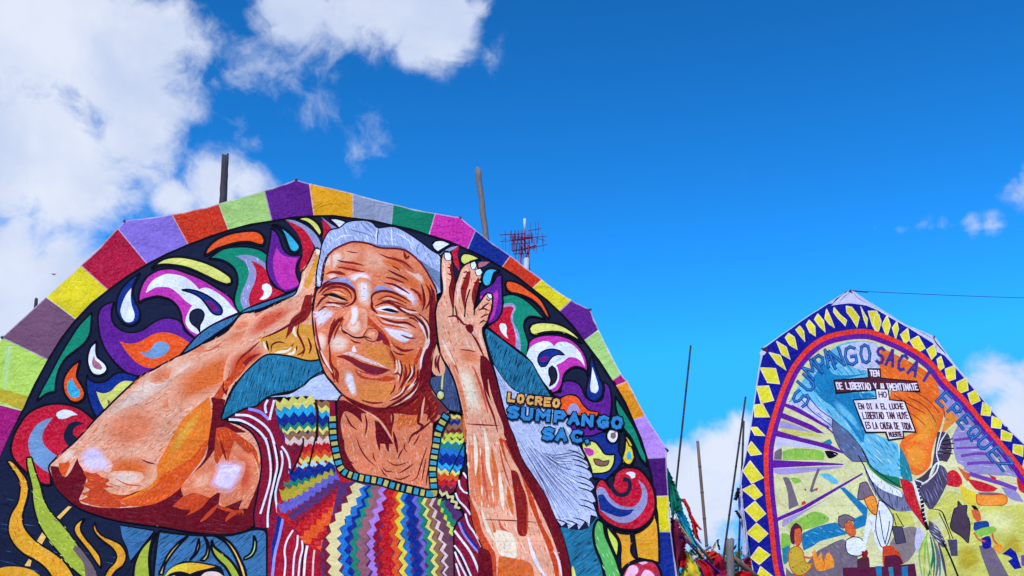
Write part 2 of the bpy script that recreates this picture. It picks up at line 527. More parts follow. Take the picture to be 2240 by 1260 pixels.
    def words(s, part, colour, wt_, txt, a, b, c, gap=.35):
        cc, _, ol = colour.partition('/')
        n = len(txt)
        unit = n + (n - 1) * gap
        X = ((b[0] - a[0]) / unit, (b[1] - a[1]) / unit); Yv = (c[0] - a[0], c[1] - a[1])
        jobs = []
        for i, ch in enumerate(txt):
            k = i * (1 + gap)
            jit = s.rnd.uniform(-.04, .04)
            O = (a[0] + X[0] * k + Yv[0] * jit, a[1] + X[1] * k + Yv[1] * jit)
            jobs.append((ch, O, X, Yv))
        if ol:
            for j in jobs:
                for t in letter_tris(*j, wt_ * 1.0 + 7): s.add(part, t, ol)
        for j in jobs:
            for t in letter_tris(*j, wt_): s.add(part, t, cc)
    def build(s, root_name, parent=None):
        """all parts as meshes under one Empty"""
        root = bpy.data.objects.new(root_name, None)
        base = s.O.copy()
        M = Matrix((s.u, s.v, s.w)).transposed().to_4x4()
        M.translation = base
        root.matrix_world = M
        root.empty_display_size = .3
        col.objects.link(root)
        s.root = root
        s.objs = {}
        for part in s.order:
            AT, AW = [], []
            for (pt, lv, A, cn, gr, jit, vc) in s.shapes:
                if pt != part: continue
                n = len(A)
                U = np.array([[s.uv(q) for q in t] for t in A])
                wv = np.full(n, lv * s.STEP)
                if jit:
                    wv = wv + np.repeat(np.array([s.rnd.random() for _ in range((n + 1) // 2)]) * s.STEP * .7, 2)[:n]
                AW.append(wv)
                C = np.array(vc) if vc is not None else np.tile(PAL[cn], (n, 3, 1))
                if gr:
                    g0, g1 = np.array(s.uv(gr[1])), np.array(s.uv(gr[2]))
                    dv = g1 - g0
                    t = np.clip(((U - g0) @ dv) / (dv @ dv), 0, 1)[..., None]
                    C = C * (1 - t) + PAL[gr[0]] * t
                AT.append(np.concatenate([U, C], 2))
            T, Wv = s.cut(np.concatenate(AT), np.concatenate(AW))
            Cc = np.ones((len(T), 3, 4)); Cc[..., :3] = T[..., 2:]
            par = s.parents.get(part)
            s.objs[part] = s.mesh(part[0], T[..., :2].copy(), Wv, Cc, s.objs.get(par, root))
        return root
    def cut(s, T, Wv):
        c = s.CELL
        lo = T[..., :2].min((0, 1)); hi = T[..., :2].max((0, 1))
        lines = [(1, 0, k * c) for k in range(math.ceil(lo[0] / c), math.floor(hi[0] / c) + 1)]
        lines += [(0, 1, k * c) for k in range(math.ceil(lo[1] / c), math.floor(hi[1] / c) + 1)]
        lines += [(1, -1, k * c) for k in range(math.ceil((lo[0] - hi[1]) / c), math.floor((hi[0] - lo[1]) / c) + 1)]
        for (a, b, d) in lines:
            S = T[..., 0] * a + T[..., 1] * b - d
            cr = (S.min(1) < -1e-5) & (S.max(1) > 1e-5)
            if not cr.any(): continue
            Tc, Sc, Wc = T[cr], S[cr], Wv[cr]
            pos = Sc > 0
            lone = np.where(pos.sum(1) == 1, pos.argmax(1), (~pos).argmax(1))
            ix = np.arange(len(Tc))
            A, B, C = Tc[ix, lone], Tc[ix, (lone + 1) % 3], Tc[ix, (lone + 2) % 3]
            sa, sb, sc = Sc[ix, lone], Sc[ix, (lone + 1) % 3], Sc[ix, (lone + 2) % 3]
            tb = (sa / (sa - sb))[:, None]; tcx = (sa / (sa - sc))[:, None]
            D = A + (B - A) * np.clip(tb, 0, 1); E = A + (C - A) * np.clip(tcx, 0, 1)
            new = np.concatenate([np.stack([A, D, E], 1), np.stack([D, B, C], 1), np.stack([D, C, E], 1)])
            T = np.concatenate([T[~cr], new]); Wv = np.concatenate([Wv[~cr], Wc, Wc, Wc])
        return T, Wv
    def pl(s, Q, ref):
        """sheet height, linear inside each cell triangle; ref = centroid that says which cell"""
        c = s.CELL
        i = np.floor(ref[:, 0] / c); j = np.floor(ref[:, 1] / c)
        fx, fy = ref[:, 0] / c - i, ref[:, 1] / c - j
        low = fx >= fy
        h00 = s.height(i * c, j * c); h11 = s.height((i + 1) * c, (j + 1) * c)
        h10 = s.height((i + 1) * c, j * c); h01 = s.height(i * c, (j + 1) * c)
        gx = np.where(low, h10 - h00, h11 - h01) / c
        gy = np.where(low, h11 - h10, h01 - h00) / c
        return h00[:, None] + gx[:, None] * (Q[..., 0] - (i * c)[:, None]) + gy[:, None] * (Q[..., 1] - (j * c)[:, None])
    def mesh(s, name, T, Wv, Cc, parent):
        # face every triangle to the front
        cr = (T[:, 1, 0] - T[:, 0, 0]) * (T[:, 2, 1] - T[:, 0, 1]) - (T[:, 1, 1] - T[:, 0, 1]) * (T[:, 2, 0] - T[:, 0, 0])
        keep = np.abs(cr) > 1e-9
        T, Wv, Cc, cr = T[keep], Wv[keep], Cc[keep], cr[keep]
        fl = cr < 0
        T[fl] = T[fl][:, ::-1]; Cc[fl] = Cc[fl][:, ::-1]
        n = len(T)
        Z = s.pl(T, T.mean(1)) + Wv[:, None]
        V = np.concatenate([T, Z[..., None]], 2).reshape(-1, 3)
        me = bpy.data.meshes.new(name)
        me.vertices.add(n * 3); me.loops.add(n * 3); me.polygons.add(n)
        me.vertices.foreach_set('co', V.astype(np.float32).ravel())
        me.loops.foreach_set('vertex_index', np.arange(n * 3, dtype=np.int32))
        me.polygons.foreach_set('loop_start', np.arange(0, n * 3, 3, dtype=np.int32))
        me.polygons.foreach_set('use_smooth', np.ones(n, bool))
        at_ = me.color_attributes.new('paint', 'FLOAT_COLOR', 'POINT')
        at_.data.foreach_set('color', Cc.astype(np.float32).reshape(-1))
        me.update()
        e = .02
        gx = (s.height(V[:, 0] + e, V[:, 1]) - s.height(V[:, 0] - e, V[:, 1])) / (2 * e)
        gy = (s.height(V[:, 0], V[:, 1] + e) - s.height(V[:, 0], V[:, 1] - e)) / (2 * e)
        N = np.stack([-gx, -gy, np.ones_like(gx)], 1)
        N /= np.linalg.norm(N, axis=1)[:, None]
        me.normals_split_custom_set_from_vertices(N.tolist())
        me.materials.append(PAPER_RIM if name == 'border_panel' else (PAPER_MID if name in ('paper_diamond', 'border_sheet', 'apex_flap', 'side_flap') or name.startswith('painted_arm') else PAPER))
        o = bpy.data.objects.new(name, me)
        o.parent = parent
        col.objects.link(o)
        return o

# ------------------------------------------------------------------ left kite
LK = Kite(700, 2010, 13.4, R(9), 0.0, 3)
BC = dict(mv=(122, 82, 108), yl=(226, 206, 30), rd=(178, 18, 58), lv=(138, 112, 205), orr=(212, 52, 24), lg=(170, 208, 118), pu=(98, 32, 132), gd=(238, 164, 14),
          gy=(146, 152, 178), gn=(12, 122, 92), pk=(204, 42, 158), nv=(16, 42, 132), mg=(164, 24, 112), lm=(182, 216, 92), go=(236, 148, 22), lp=(186, 138, 226), vp=(74, 22, 104))
for k, v in BC.items():
    PAL['b' + k] = np.array(lin(v)) * .93
# seam = (outer point, inner point); the panel after each seam has the given colour; extra outer corners listed
def circ(a, r):
    return (705 + r * math.cos(R(a)), 1218 + r * math.sin(R(a)))
SEAMS = []
low = ['nv', 'orr', 'yl', 'pu', 'lg', 'gd', 'lv', 'mv', 'rd', 'gn', 'pk', 'gy', 'go', 'nv', 'yl', 'orr', 'pu', 'lm', 'mg']
for i, c in enumerate(['orr', 'yl', 'pu', 'lg', 'gd', 'lp', 'mv', 'rd', 'gn', 'pk', 'gy', 'go', 'nv', 'yl', 'orr', 'pu', 'rd', 'lg', 'vp', 'go']):
    a = 10 + i * 8.6
    SEAMS.append((circ(a, 797), circ(a, 727), c, None))
SEAMS += [((-98, 1012), (-16, 1040), 'mg', None), ((-64, 870), (49, 900), 'lm', None), ((8, 743), (107, 791), 'mv', None), ((105, 656), (170, 706), 'yl', None),
          ((180, 585), (238, 639), 'rd', None), ((258, 500), (321, 576), 'lv', (272, 484)), ((375, 466), (409, 528), 'orr', None), ((478, 444), (498, 497), 'lg', None),
          ((579, 418), (594, 480), 'pu', (649, 397)), ((678, 407), (687, 472), 'gd', None), ((773, 429), (773, 478), 'gy', None), ((860, 448), (856, 491), 'gn', None),
          ((952, 466), (939, 513), 'pk', (1007, 473)), ((1040, 500), (1023, 542), 'nv', None), ((1116, 554), (1099, 580), 'orr', None), ((1185, 607), (1166, 626), 'yl', None),
          ((1250, 653), (1225, 677), 'pu', (1290, 675)), ((1309, 722), (1279, 744), 'lg', None), ((1358, 822), (1340, 834), 'mg', None), ((1371, 838), (1348, 847), 'go', None),
          ((1411, 914), (1386, 921), 'lp', (1458, 985)), ((1456, 1003), (1417, 1004), 'vp', None), ((1461, 1086), (1433, 1087), 'yl', None), ((1466, 1166), (1442, 1165), 'nv', None)]
inner = [s_[1] for s_ in SEAMS]
outer = []
for s_ in SEAMS:
    outer.append(s_[0])
    if s_[3]: outer.append(s_[3])
# backing sheet, then the dark field, then the border panels
def grow(pts, c, k):
    return [(c[0] + (x - c[0]) * k, c[1] + (y - c[1]) * k) for x, y in pts]
LK.add(('backing_sheet', 0), tri_poly(grow(outer, (705, 1218), .994)), 'LW')
LK.add(('dark_field', 0), tri_poly(grow(smooth(inner, [False] * len(inner), True, 20), (705, 1218), 1.012)), 'N')
LK.add(('dark_field', 0), stroke_tris(smooth(inner, [False] * len(inner), True, 20), 9), 'K')
rb = random.Random(5)
for i, s_ in enumerate(SEAMS):
    nx = SEAMS[(i + 1) % len(SEAMS)]
    poly = []
    run = [s_[0]] + ([s_[3]] if s_[3] else []) + [nx[0]]
    for p_, q_ in zip(run, run[1:]):           # the rim sags and puckers a little between its ties
        poly.append(p_)
        for f_ in (.25, .5, .75):
            g_ = 1 - (.0012 + rb.uniform(-.0012, .0016)) * (4 * f_ * (1 - f_))
            x_, y_ = p_[0] + (q_[0] - p_[0]) * f_, p_[1] + (q_[1] - p_[1]) * f_
            poly.append((705 + (x_ - 705) * g_, 1218 + (y_ - 1218) * g_))
    poly.append(run[-1])
    edge = list(poly)
    # the inner edge bows out a little like the circle it is cut to
    m = ((s_[1][0] + nx[1][0]) / 2, (s_[1][1] + nx[1][1]) / 2)
    dv = (m[0] - 705, m[1] - 1218); dl = math.hypot(*dv)
    bow = (m[0] + dv[0] / dl * 2.5, m[1] + dv[1] / dl * 2.5)
    poly += [nx[1], bow, s_[1]]
    part = ('border_panel', i)
    LK.add(part, tri_poly(poly), 'b' + s_[2])
    pale = 'bpale%d' % i
    PAL[pale] = PAL['b' + s_[2]] * .55 + np.array(lin((236, 226, 238))) * .36
    LK.add(part, stroke_tris([s_[0], s_[1]], 2.4), pale)
    LK.add(part, stroke_tris(edge, 2.2), pale)
# a second lighter sheet pasted on the light green panel, and the pasted strip on the yellow one
LK.draw('''
@ pasted_strip T10
p LG 60,380 130,380 60,780 40,770
p ZV 0,770 40,772 265,840 215,960 180,950 0,880
''')
LART = '''
@ dark_corner T20
f N 0,300! 100,400 250,650 400,900 700,1000 1000,900 1190,1130 1100,1290! -20,1290!
h TB 10 9 1.4 40 .28
h K 12 9 2.5 50 .4

@ cream_swirl T01
f Y/K6 -117,835! -90,790 -20,735 60,710 160,705 300,730 450,785 560,850 605,895 600,940 560,950 480,925 360,870 220,812 100,790 0,785 -70,800
@ orange_swirl T01
f O/K6 360,690! 370,640 410,585 480,530 580,490 700,470 830,468 890,500 915,550 900,595 860,595 780,570 680,570 580,590 480,620 410,660
@ green_curl T01
f G/K5 400,715! 450,670 540,620 680,605 800,615 900,650 945,690! 940,800! 800,900! 760,1180! 690,1222! 650,1180 630,1100 640,1020 660,940 655,860 620,790 540,735 470,715
f L 640,690! 740,680 840,705 925,765! 925,830! 870,770 790,735 820,790 835,850 820,930 785,1010 765,1090 780,1160! 720,1185! 690,1110 700,1020 740,930 765,850 745,770 700,720
h W 70 6 1.2 18 .4
f R 790,735! 850,760 910,800 945,870 960,940 1000,990 1060,1020 1105,1040! 1000,1085 880,1120 780,1160! 765,1090 785,1010 820,930 835,850 820,790
f W 890,960! 935,945 975,980 980,1030 950,1080 900,1100 865,1095! 900,1060 910,1020 890,995
@ purple_frame T01
f P/K4 975,450! 1010,470 1050,530 1070,600 1100,650 1160,690 1260,690! 1215,770 1205,850 1225,930 1240,980! 1180,1020 1110,1040! 1030,990 960,900 930,800 935,700 955,600 970,520
f M 1025,610! 1050,660 1110,700 1220,715! 1195,800 1200,870 1235,965! 1170,1000 1100,1010! 1050,970 1010,880 990,790 995,700
h p 70 7 1 30 .5
@ cyan_drop T01
f C/K6 985,420! 1050,430 1130,480 1200,550 1240,610 1225,650 1185,665 1145,640 1120,580 1090,500 1050,450
@ red_crescent T01
f L 1110,375! 1190,385 1290,430 1370,490 1420,560 1440,630! 1400,650! 1370,600 1320,520 1250,450 1160,400
f R 1110,380! 1160,400 1260,450 1330,530 1370,640 1340,720 1290,830 1250,870! 1240,780 1265,690 1260,600 1220,500 1150,420
f Y/K5 1210,380! 1260,360 1320,360 1390,400 1430,450 1445,500 1425,525 1390,490 1340,430 1280,395
f L 1440,360! 1520,420 1600,465! 1560,490! 1490,420
f R 1445,390! 1480,400 1550,480! 1450,560! 1460,480
@ white_petal T02
f W/K4 0,380! 60,378 130,395 175,420! 130,455 95,465! 60,430
@ pink_and_white_swirl T01
f M/K5 -227,1160! -230,1090 -210,1010 -170,925 -110,870 -30,832 70,822 180,850 320,900 450,970 560,1040 620,1100 640,1150! 670,1210! 560,1280! 290,1480! 210,1410 165,1330 150,1250 120,1180 60,1120 0,1100 -60,1090 -140,1110 -190,1130
h V 30 9 1 26 .35
f W -167,1065! -140,990 -90,930 0,880 80,875 180,895 260,950 310,1005! 360,985 430,1000 520,1060 580,1120 630,1180 665,1215! 560,1260! 440,1330! 320,1440! 250,1410 200,1350 195,1290 220,1220 250,1160! 190,1120 130,1060 60,1010 0,1000 -80,1010
h L 40 9 1 14 .35
f B/K4 155,1020! 220,1010 320,1030 420,1080 500,1150 525,1200 510,1240 460,1240 420,1210 380,1150 320,1080 240,1040
f V 360,1095! 420,1115 470,1160 490,1200 465,1215 430,1190 390,1140
% T11
f N/K3 325,240! 300,200 250,160 230,110 240,50 280,20 330,20 360,60 350,120 325,170
@ purple_wave T10
f P/K4 1060,-16! 1040,60 1040,140 1080,210 1160,255 1260,255 1340,220 1420,160 1500,120 1580,115 1665,150 1700,230 1760,280 1800,308! 1752,350! 1680,450! 1440,580! 1300,655! 1200,640 1100,570 1000,450 940,320 920,200 920,110 950,40 1010,0
h p 80 8 1.2 30 .5
f O 1110,345! 1190,365 1280,350 1350,310 1430,265 1520,250 1600,265 1680,300 1745,345! 1690,440! 1560,530! 1440,580! 1340,575 1260,530 1190,460 1140,390
f BG 1285,440! 1350,440 1400,400 1440,350 1510,340 1560,370 1555,420 1500,470 1410,495 1340,475
@ blue_ring_with_white_drop T10
f B/K5 1290,-300! 1200,-230 1110,-110 1080,20 1100,120 1170,190 1240,185 1290,130 1290,50 1250,-30 1225,-110 1240,-200
f W 1215,-150! 1170,-90 1130,10 1120,80 1150,150 1190,168 1235,150 1245,90 1220,10 1210,-70
@ green_leaf T10
f G/K4 860,90! 855,200 840,290 790,370 700,440 620,500 560,590 530,680 515,800! 440,815 345,880! 400,770 470,650 560,490 650,350 730,230 800,150
h ZG 60 8 1.2 30 .4
@ white_drop T10
f W/K5 905,350! 850,400 820,490 825,570 860,640 920,660 980,635 1000,590 970,540 910,490 900,430
f PK 880,480! 860,540 880,590 940,610! 955,590 930,550 890,520
@ orange_drop T10
f O/K5 755,525! 680,570 610,660 590,750 610,830 660,885 720,895 775,860 790,810 760,740 720,670 730,600
f C 675,680! 635,720 630,780 660,845 710,855 745,840 740,790 700,740
@ blue_swirl T10
f B/K4 815,650! 830,690 890,720 960,715 1010,690 1060,645 1130,625 1210,640 1280,660! 1100,830! 960,960! 890,1030! 850,950 820,850 805,750
f Y 895,800! 960,815 1030,790 1080,740 1150,700 1240,705! 1100,830! 965,955! 930,900
p BR 990,860 1020,885 1000,915
@ red_spiral T10
f R/K5 105,1300! 130,1200 190,1090 260,1000 360,940 480,910 600,910 720,940 800,990 870,1050! 700,1240! 600,1330! 500,1400! 460,1480! 470,1640! 400,1640 300,1570 200,1490 140,1420 110,1360
f BG 490,1030! 420,1050 340,1100 290,1170 265,1240 270,1330 310,1420 380,1490 450,1530! 470,1440! 520,1370! 450,1320 400,1260 390,1190 420,1120
h L 40 9 1.2 30 .5
f N 780,1080! 700,1060 630,1090 590,1160 590,1230 640,1290! 700,1240! 730,1210! 680,1190 670,1140 710,1100
f W 720,1005! 660,970 590,960 530,985 520,1010 545,1040 610,1035 670,1010
@ orange_tentacle T20
f OT/K4 70,210! 100,205 150,245 200,310 250,380 270,470 260,560 235,650 220,740 240,830 300,910 380,980 480,1040 570,1110 640,1190 690,1280! 490,1280! 430,1200 340,1130 230,1070 140,980 95,880 95,790 120,700 170,610 190,520 190,420 150,330 100,260
h ZO 70 11 2.2 16 .35
h ZF 10 11 2.4 16 .4
h OC 60 12 2 12 .3
@ green_tentacle T20
f LM/K4 250,175! 290,170 310,230 340,330 380,440 410,560 470,670 560,770 640,870 720,980 790,1080 850,1170 900,1285! 770,1285! 640,1170 560,1070 470,960 390,840 340,720 310,580 300,450 270,330 250,240
h MV 20 13 2 14 .3
h ZH 50 10 2 14 .4
h ZH 15 12 2 14 .35
f MV 670,1010! 690,985 730,1000 800,1090 860,1180 900,1285! 790,1285! 770,1150 720,1080
@ orange_dash T20 !
p OC 525,720 625,615 655,620 550,740
p OC 350,950 395,870 430,910 395,980
p OC 245,1185 280,1120 305,1135 295,1190
@ orange_leaf T20
f OT/K4 770,720! 740,780 740,840 790,920 860,1000 920,1090 925,1190! 880,1130 820,1040 750,950 690,870 680,810 710,760
@ orange_leaf T20
f OT/K4 865,755! 880,820 930,880 1020,920 1110,970 1155,1060 1130,1150 1060,1210 1010,1285! 950,1285! 990,1200 1050,1130 1065,1060 1020,990 940,930 870,860 850,800
h ZO 40 10 1.6 14 .3
@ orange_petal T20
f OT -20,1230! 60,1200 180,1195 300,1220 380,1270! 380,1300! -20,1300!
@ hatched_backdrop T20
p TB/K3 1095,780 1410,830 1195,1120 1160,1000 1110,900
h K -35 5 1.3 40 .8
% T21
f TB/K6 -60,835! 200,865 550,880 700,860 800,835 880,830 930,850 945,900! 945,1285! -110,1285! -100,1150 -80,950
h K -40 5.5 1.5 40 .85
@ lime_leaf T20
f LM/K6 1440,850! 1390,930 1370,1030 1365,1130 1380,1285! 1220,1285! 1230,1150 1280,1020 1350,930
h OT 70 14 1.6 14 .4
@ painted_leaf T21 !
f OC/K5 210,875! 120,940 40,1030 0,1100 -60,1240! -20,1240! 0,1150 60,1050 130,960
f OC/K5 305,900! 315,960 290,1040 220,1110! 270,1040 290,970
f NO/K5 350,880! 385,920 405,990 400,1060 370,1110 320,1110! 370,1060 385,990 375,930
f OC/K6 455,880! 520,890 600,950 660,1030 700,1110 740,1200 760,1285! 720,1285! 680,1160 630,1050 570,960 510,910
f LM/K6 430,920! 450,980 520,1040 600,1110 660,1190 710,1285! 620,1285! 560,1180 490,1110 440,1040 425,980
h ZV 50 9 1.5 14 .4
f LG/K5 820,890! 845,950 840,1030 800,1090 730,1120! 735,1095! 790,1060 815,1000 820,940
@ yellow_petal T21
f K 20,1290! 60,1180 150,1120 250,1115 400,1140 520,1180 560,1290!
f ZF -10,1265! 60,1180 150,1140 250,1130 350,1145 465,1170! 380,1190 290,1210 230,1235! 150,1210 70,1220
g OT 60,1180 400,1190
f ZP 310,1290! 360,1230 430,1215 500,1230 570,1290!
f W 20,1290! 80,1250 150,1290!
@ painted_arm PX
f S1/K4 108,1019 129,996 167,962 207,920 229,899 262,868 310,826 343,808 396,779 431,760 493,725 527,684 565,679 622,654 646,638 655,623 658,595 669,580 679,561 686,545 693,540 700,552 693,588 691,626 691,640 684,670 686,718 693,760 700,791! 677,794 641,784 612,777 589,775 572,780 550,794 531,813 512,844 498,872 489,901 484,915 493,920 527,930 550,946 562,965 567,979 572,1008 570,1039 562,1086 555,1127 554,1150! 527,1162 479,1166 408,1158 360,1149 310,1143 257,1135 214,1124 171,1108 140,1084 119,1058 110,1036
h S0 -28 9 2.4 22 .45
h S2 -45 7 2.2 16 .55
h SP -38 12 1.6 14 .45
h S3 -30 17 1.4 12 .35
% T10
b S0 S1 900,1040! 1100,850 1400,620 1680,470 1760,520 1600,700 1350,860 1150,1000 950,1120
b S2 S1 1020,1010 1250,900 1450,940 1500,1080 1400,1220 1250,1300 1080,1330 940,1240 930,1100
h SP -25 10 1.8 16 .4
h SX -20 24 1.2 14 .35
b S2 S1 1500,850 1620,780 1700,820 1650,920 1530,960 1450,930
b S2 S1 1400,620 1550,560 1620,600 1560,680 1440,720 1370,690
h SP -30 12 1.4 12 .3
% T11
b S2 S1 560,250 700,130 850,90 1000,60 1040,110 900,200 740,290 600,380 500,360
b S2 S1 640,150 740,100 800,130 760,190 680,230 620,210
b S2 S1 250,390 350,350 400,400 350,440 250,450
b S0 S1 100,560 250,500 330,560 280,680 150,740 50,680
b SP S2 820,60 930,40 960,80 880,120
h SP -35 12 1.4 12 .25
t SP 3 60,700 180,710 300,730
t SP 3 430,640 500,600 560,540
t SP 3 0,800 60,815
t S2 4 400,520 470,470 540,440
t S2 4 300,620 380,570
t SP 3 350,420 430,400 520,330
t SP 3 480,380 560,300
% PX
b S3 S1 380,830 440,790 500,760 560,770 520,830 470,860 420,880 370,890
b SR S1 500,780 560,750 590,765 550,800 515,835 490,840
b S3 S1 230,1000 300,990 340,1010 320,1050 260,1060 220,1040
b SP S1 560,690 620,665 650,670 620,700 570,730 530,740
h SX -40 26 1.4 16 .35
f SD 110,1020! 129,1022 136,1040 143,1043 155,1029 171,1000 178,1022 188,1040 182,1067 172,1093 190,1103 238,1108 310,1103 357,1086 384,1065 419,1031 448,996 455,960 462,920 465,884 462,870 484,872 493,875 484,915 493,920 540,945! 500,945 479,934 472,965 468,981 443,1012 408,1041 393,1062! 400,1070! 399,1081! 424,1074! 458,1086! 481,1071! 477,1102! 489,1108! 530,1092! 522,1112! 541,1112! 558,1074 570,1039! 562,1086 555,1127 554,1150! 527,1162 479,1166 408,1158 360,1149 310,1143 257,1135 214,1124 171,1108 140,1084 119,1058
h BS 8 8 2 40 .35
f SO 458,868! 431,889 400,915 381,944 371,960 357,984 340,1017 340,1039 321,1060 286,1074 260,1091! 286,1103 333,1098 381,1072 419,1027 443,996 455,960 462,908
h SY -60 7 2.4 26 .5
b SY SO 445,890 430,930 400,970 375,1000 360,1000 380,950 410,915
f ZO 400,1008! 376,1022 352,1034 338,1055 310,1074 260,1093! 286,1103 333,1098 381,1072 419,1027 443,996 455,960 440,970 425,990
h SO -50 6 2.2 20 .5
% T20
f SR 760,300! 850,290 950,350 1050,350! 960,400 1040,430! 950,440 1000,480 1100,500 1200,490! 1090,560 1180,600! 1000,620 860,600 720,560! 800,520 740,500! 820,460 750,420! 800,380
h SO 10 6 1.8 20 .4
f ZO 540,220! 545,290 590,350! 640,240! 630,200 600,220
b LV S1 730,120 800,60 880,50 940,90 980,160 1030,220 1000,300 920,290 840,310 760,270 715,200
f LV 775,145 805,100 860,90 905,120 930,170 975,220 970,255 920,235 840,255 790,225
b S0 S1 1000,300 1150,280 1300,300 1280,380 1100,420 1000,380
t SP 3 1050,350 1150,400 1280,410
t SP 3 1000,400 1100,430
b S0 S1 560,150 650,80 700,110 650,180 580,220
t SX 3 1130,520 1200,490 1270,460
t SD 3 1290,175 1350,200 1420,215
% T21
f SR 60,600! 170,500 270,480 410,530! 350,600 300,640 180,700! 230,640 150,630
t SR 9 320,750 400,680 490,590
t SR 10 555,750 610,690 700,650
t SR 7 680,690 705,650 720,690
t SR 8 470,610 560,640 640,660
f S2 470,90! 640,10! 760,130 800,120 830,220 860,340 830,480 760,640! 690,630! 715,555! 540,620! 500,580! 510,465! 410,530! 270,480 165,510! 140,430 200,340 350,220
h S1 -50 7 2.6 16 .5
h SP 20 10 1.5 10 .35
b SP S2 660,130 740,120 790,220 810,360 780,480 700,520 690,380 700,260
b S1 S2 250,350 400,280 440,340 380,430 260,450
b LV S2 470,180 620,180 740,210 730,310 680,420 600,510 480,480 390,410 440,300
f LV 515,230! 620,235 690,250! 680,310 630,390 595,450! 510,425 450,385! 490,310
h WH -40 6 2.2 12 .5
f SR 475,-100! 560,-110 650,-60 750,10 830,80 880,180 870,300! 850,220 800,120! 760,130! 640,10! 600,120 580,210! 550,110 480,220! 450,150
h SO 70 7 2.2 20 .45
t SX 6 510,10 540,110 565,190
t S1 5 820,60 860,130 870,230
% T11
f SY 870,290! 1000,240 1150,160 1300,60 1340,100! 1260,160 1370,200 1400,380 1430,505! 1330,515 1180,475 1060,445 960,430 900,350
h S1 -30 8 2.4 16 .4
h OT 60 8 2 16 .4
f SX 1350,-100! 1290,-100 1270,20 1240,60 1160,130 1110,310! 1220,180! 1300,130 1350,40
t SD 5.4 890,290 1000,250 1120,190 1240,110 1330,20
t SD 4.9 1240,160 1225,250 1260,330 1290,420 1260,480
t SD 4.9 1320,300 1350,390 1330,460
t SD 4.1 980,420 985,360 1040,330 1110,345
t SD 4.1 1090,410 1150,400 1190,350
t SD 4.1 1170,450 1210,420 1220,370
t SD 4.1 1220,465 1270,440 1290,400
t K 4.6 935,310 945,360 960,410
t SX 5.4 660,540 700,470 760,420 870,320
t CR 6.8 1010,430 1080,425 1140,415 1170,380
t CR 6.8 1130,450 1190,440 1205,395
t CR 6.8 1200,190 1190,240 1215,290
t CR 5.4 905,320 920,360 935,400
t SX 4.1 700,470 760,420
t SX 4.1 820,410 860,370
f SX 890,430! 800,490 720,580 650,680 600,720 570,820! 540,760 600,690 640,600 720,510 800,450
f SR 720,520! 650,560 590,650 540,700 450,840! 520,850 560,780 650,680 740,570
h SO -55 5 2 16 .6
t SD 4 600,590 575,700
t SD 4 545,690 540,760 570,820
% T01
f SY 1390,690! 1410,740 1380,850 1340,980 1310,1010 1280,980 1330,850 1370,760
f CR 1385,640! 1425,650 1428,700 1395,690
t S0 8 1290,850 1260,960 1230,1040 1150,1100
t SX 5 1380,1000 1370,1080 1290,1130 1250,1240
t SX 7 1350,1060 1330,1150 1290,1230
@ hatched_backdrop T11
f T/K4 520,1010! 600,820 700,660 820,530 920,455 1000,445 1150,470 1320,520 1430,515! 1470,610! 1350,680 1280,740 1180,790 980,830 850,920 750,940 640,990 530,1045
h K 105 4.6 1.6 36 .85
h C 105 9 1.3 26 .5
f TB/K4 150,460! 240,350 330,250 470,150 700,45! 620,140 490,240 300,380
h K 110 6 1.2 16 .6
% T01
f TB/K3 690,1230! 740,1190 900,1130 1100,1070 1220,1020! 1180,1075 1050,1120 900,1180 740,1220
h K 110 5 1.2 14 .6
@ white_feather_wing T11
f LW/K4 1480,635! 1520,700 1600,780 1645,835! 1560,890 1380,910! 1330,850 1200,855! 1000,850 850,915! 920,860 980,830 1150,810 1250,760 1290,740 1340,690 1420,650
h HD -20 5 1 20 .5
h W -25 6 1.6 20 .5
@ hatched_backdrop T13
f T/K4 15,205! 100,260 270,390 380,470 440,520 500,630 560,730 620,830! 480,810 320,790 190,690 100,570 40,420 0,250
h K 108 4.4 1.8 30 .9
h C 108 10 1.2 24 .45
% T23
f T 690,790! 860,830 960,800 1040,700! 1080,740! 1000,800 990,900 1020,1010 1060,1130 1090,1290! 790,1290! 740,1000
h K -38 4.6 1.6 40 .9
h C -38 10 1.2 24 .4
f Y 790,1290! 810,1160 850,1290!
@ feather_wing PX
f LW 1062,751! 1074,789 1084,806 1105,834 1136,858 1208,868! 1225,890 1245,920 1255,935 1270,970! 1274,984! 1284,994! 1276,1000! 1292,1018! 1284,1022! 1297,1040! 1288,1046! 1301,1066! 1292,1072! 1304,1096! 1296,1098! 1307,1130! 1292,1125! 1289,1152! 1281,1138! 1266,1157! 1262,1142! 1244,1155! 1240,1140! 1227,1150! 1212,1127 1193,1081 1165,1036 1141,1000 1127,960 1115,932 1100,884 1084,822
h HP 60 5.5 1.4 44 .55
h W 58 6 1.8 40 .5
h HD 64 8 1.2 30 .5
'''
WING = []
rw = random.Random(11)
for k in range(22):
    t = k / 21
    x0, y0 = 1118 + 60 * t + rw.uniform(-4, 4), 930 + 60 * t + rw.uniform(-4, 4)
    e = [(1225, 1146), (1262, 1150), (1292, 1135), (1302, 1080), (1292, 1030), (1272, 985)]
    f_ = t * 4.999
    i0 = int(f_); q = f_ - i0
    x1, y1 = e[i0][0] * (1 - q) + e[i0 + 1][0] * q, e[i0][1] * (1 - q) + e[i0 + 1][1] * q
    a, b = rw.uniform(0, .35), rw.uniform(.6, 1.0)
    c_ = (x0 + (x1 - x0) * .5 + 8 * (1 - t) - 10 * t, y0 + (y1 - y0) * .5 + 6)
    WING.append('t DB %.1f %.1f,%.1f %.1f,%.1f %.1f,%.1f' % (rw.uniform(.9, 1.6), x0 + (x1 - x0) * a, y0 + (y1 - y0) * a, c_[0], c_[1], x0 + (x1 - x0) * b, y0 + (y1 - y0) * b))
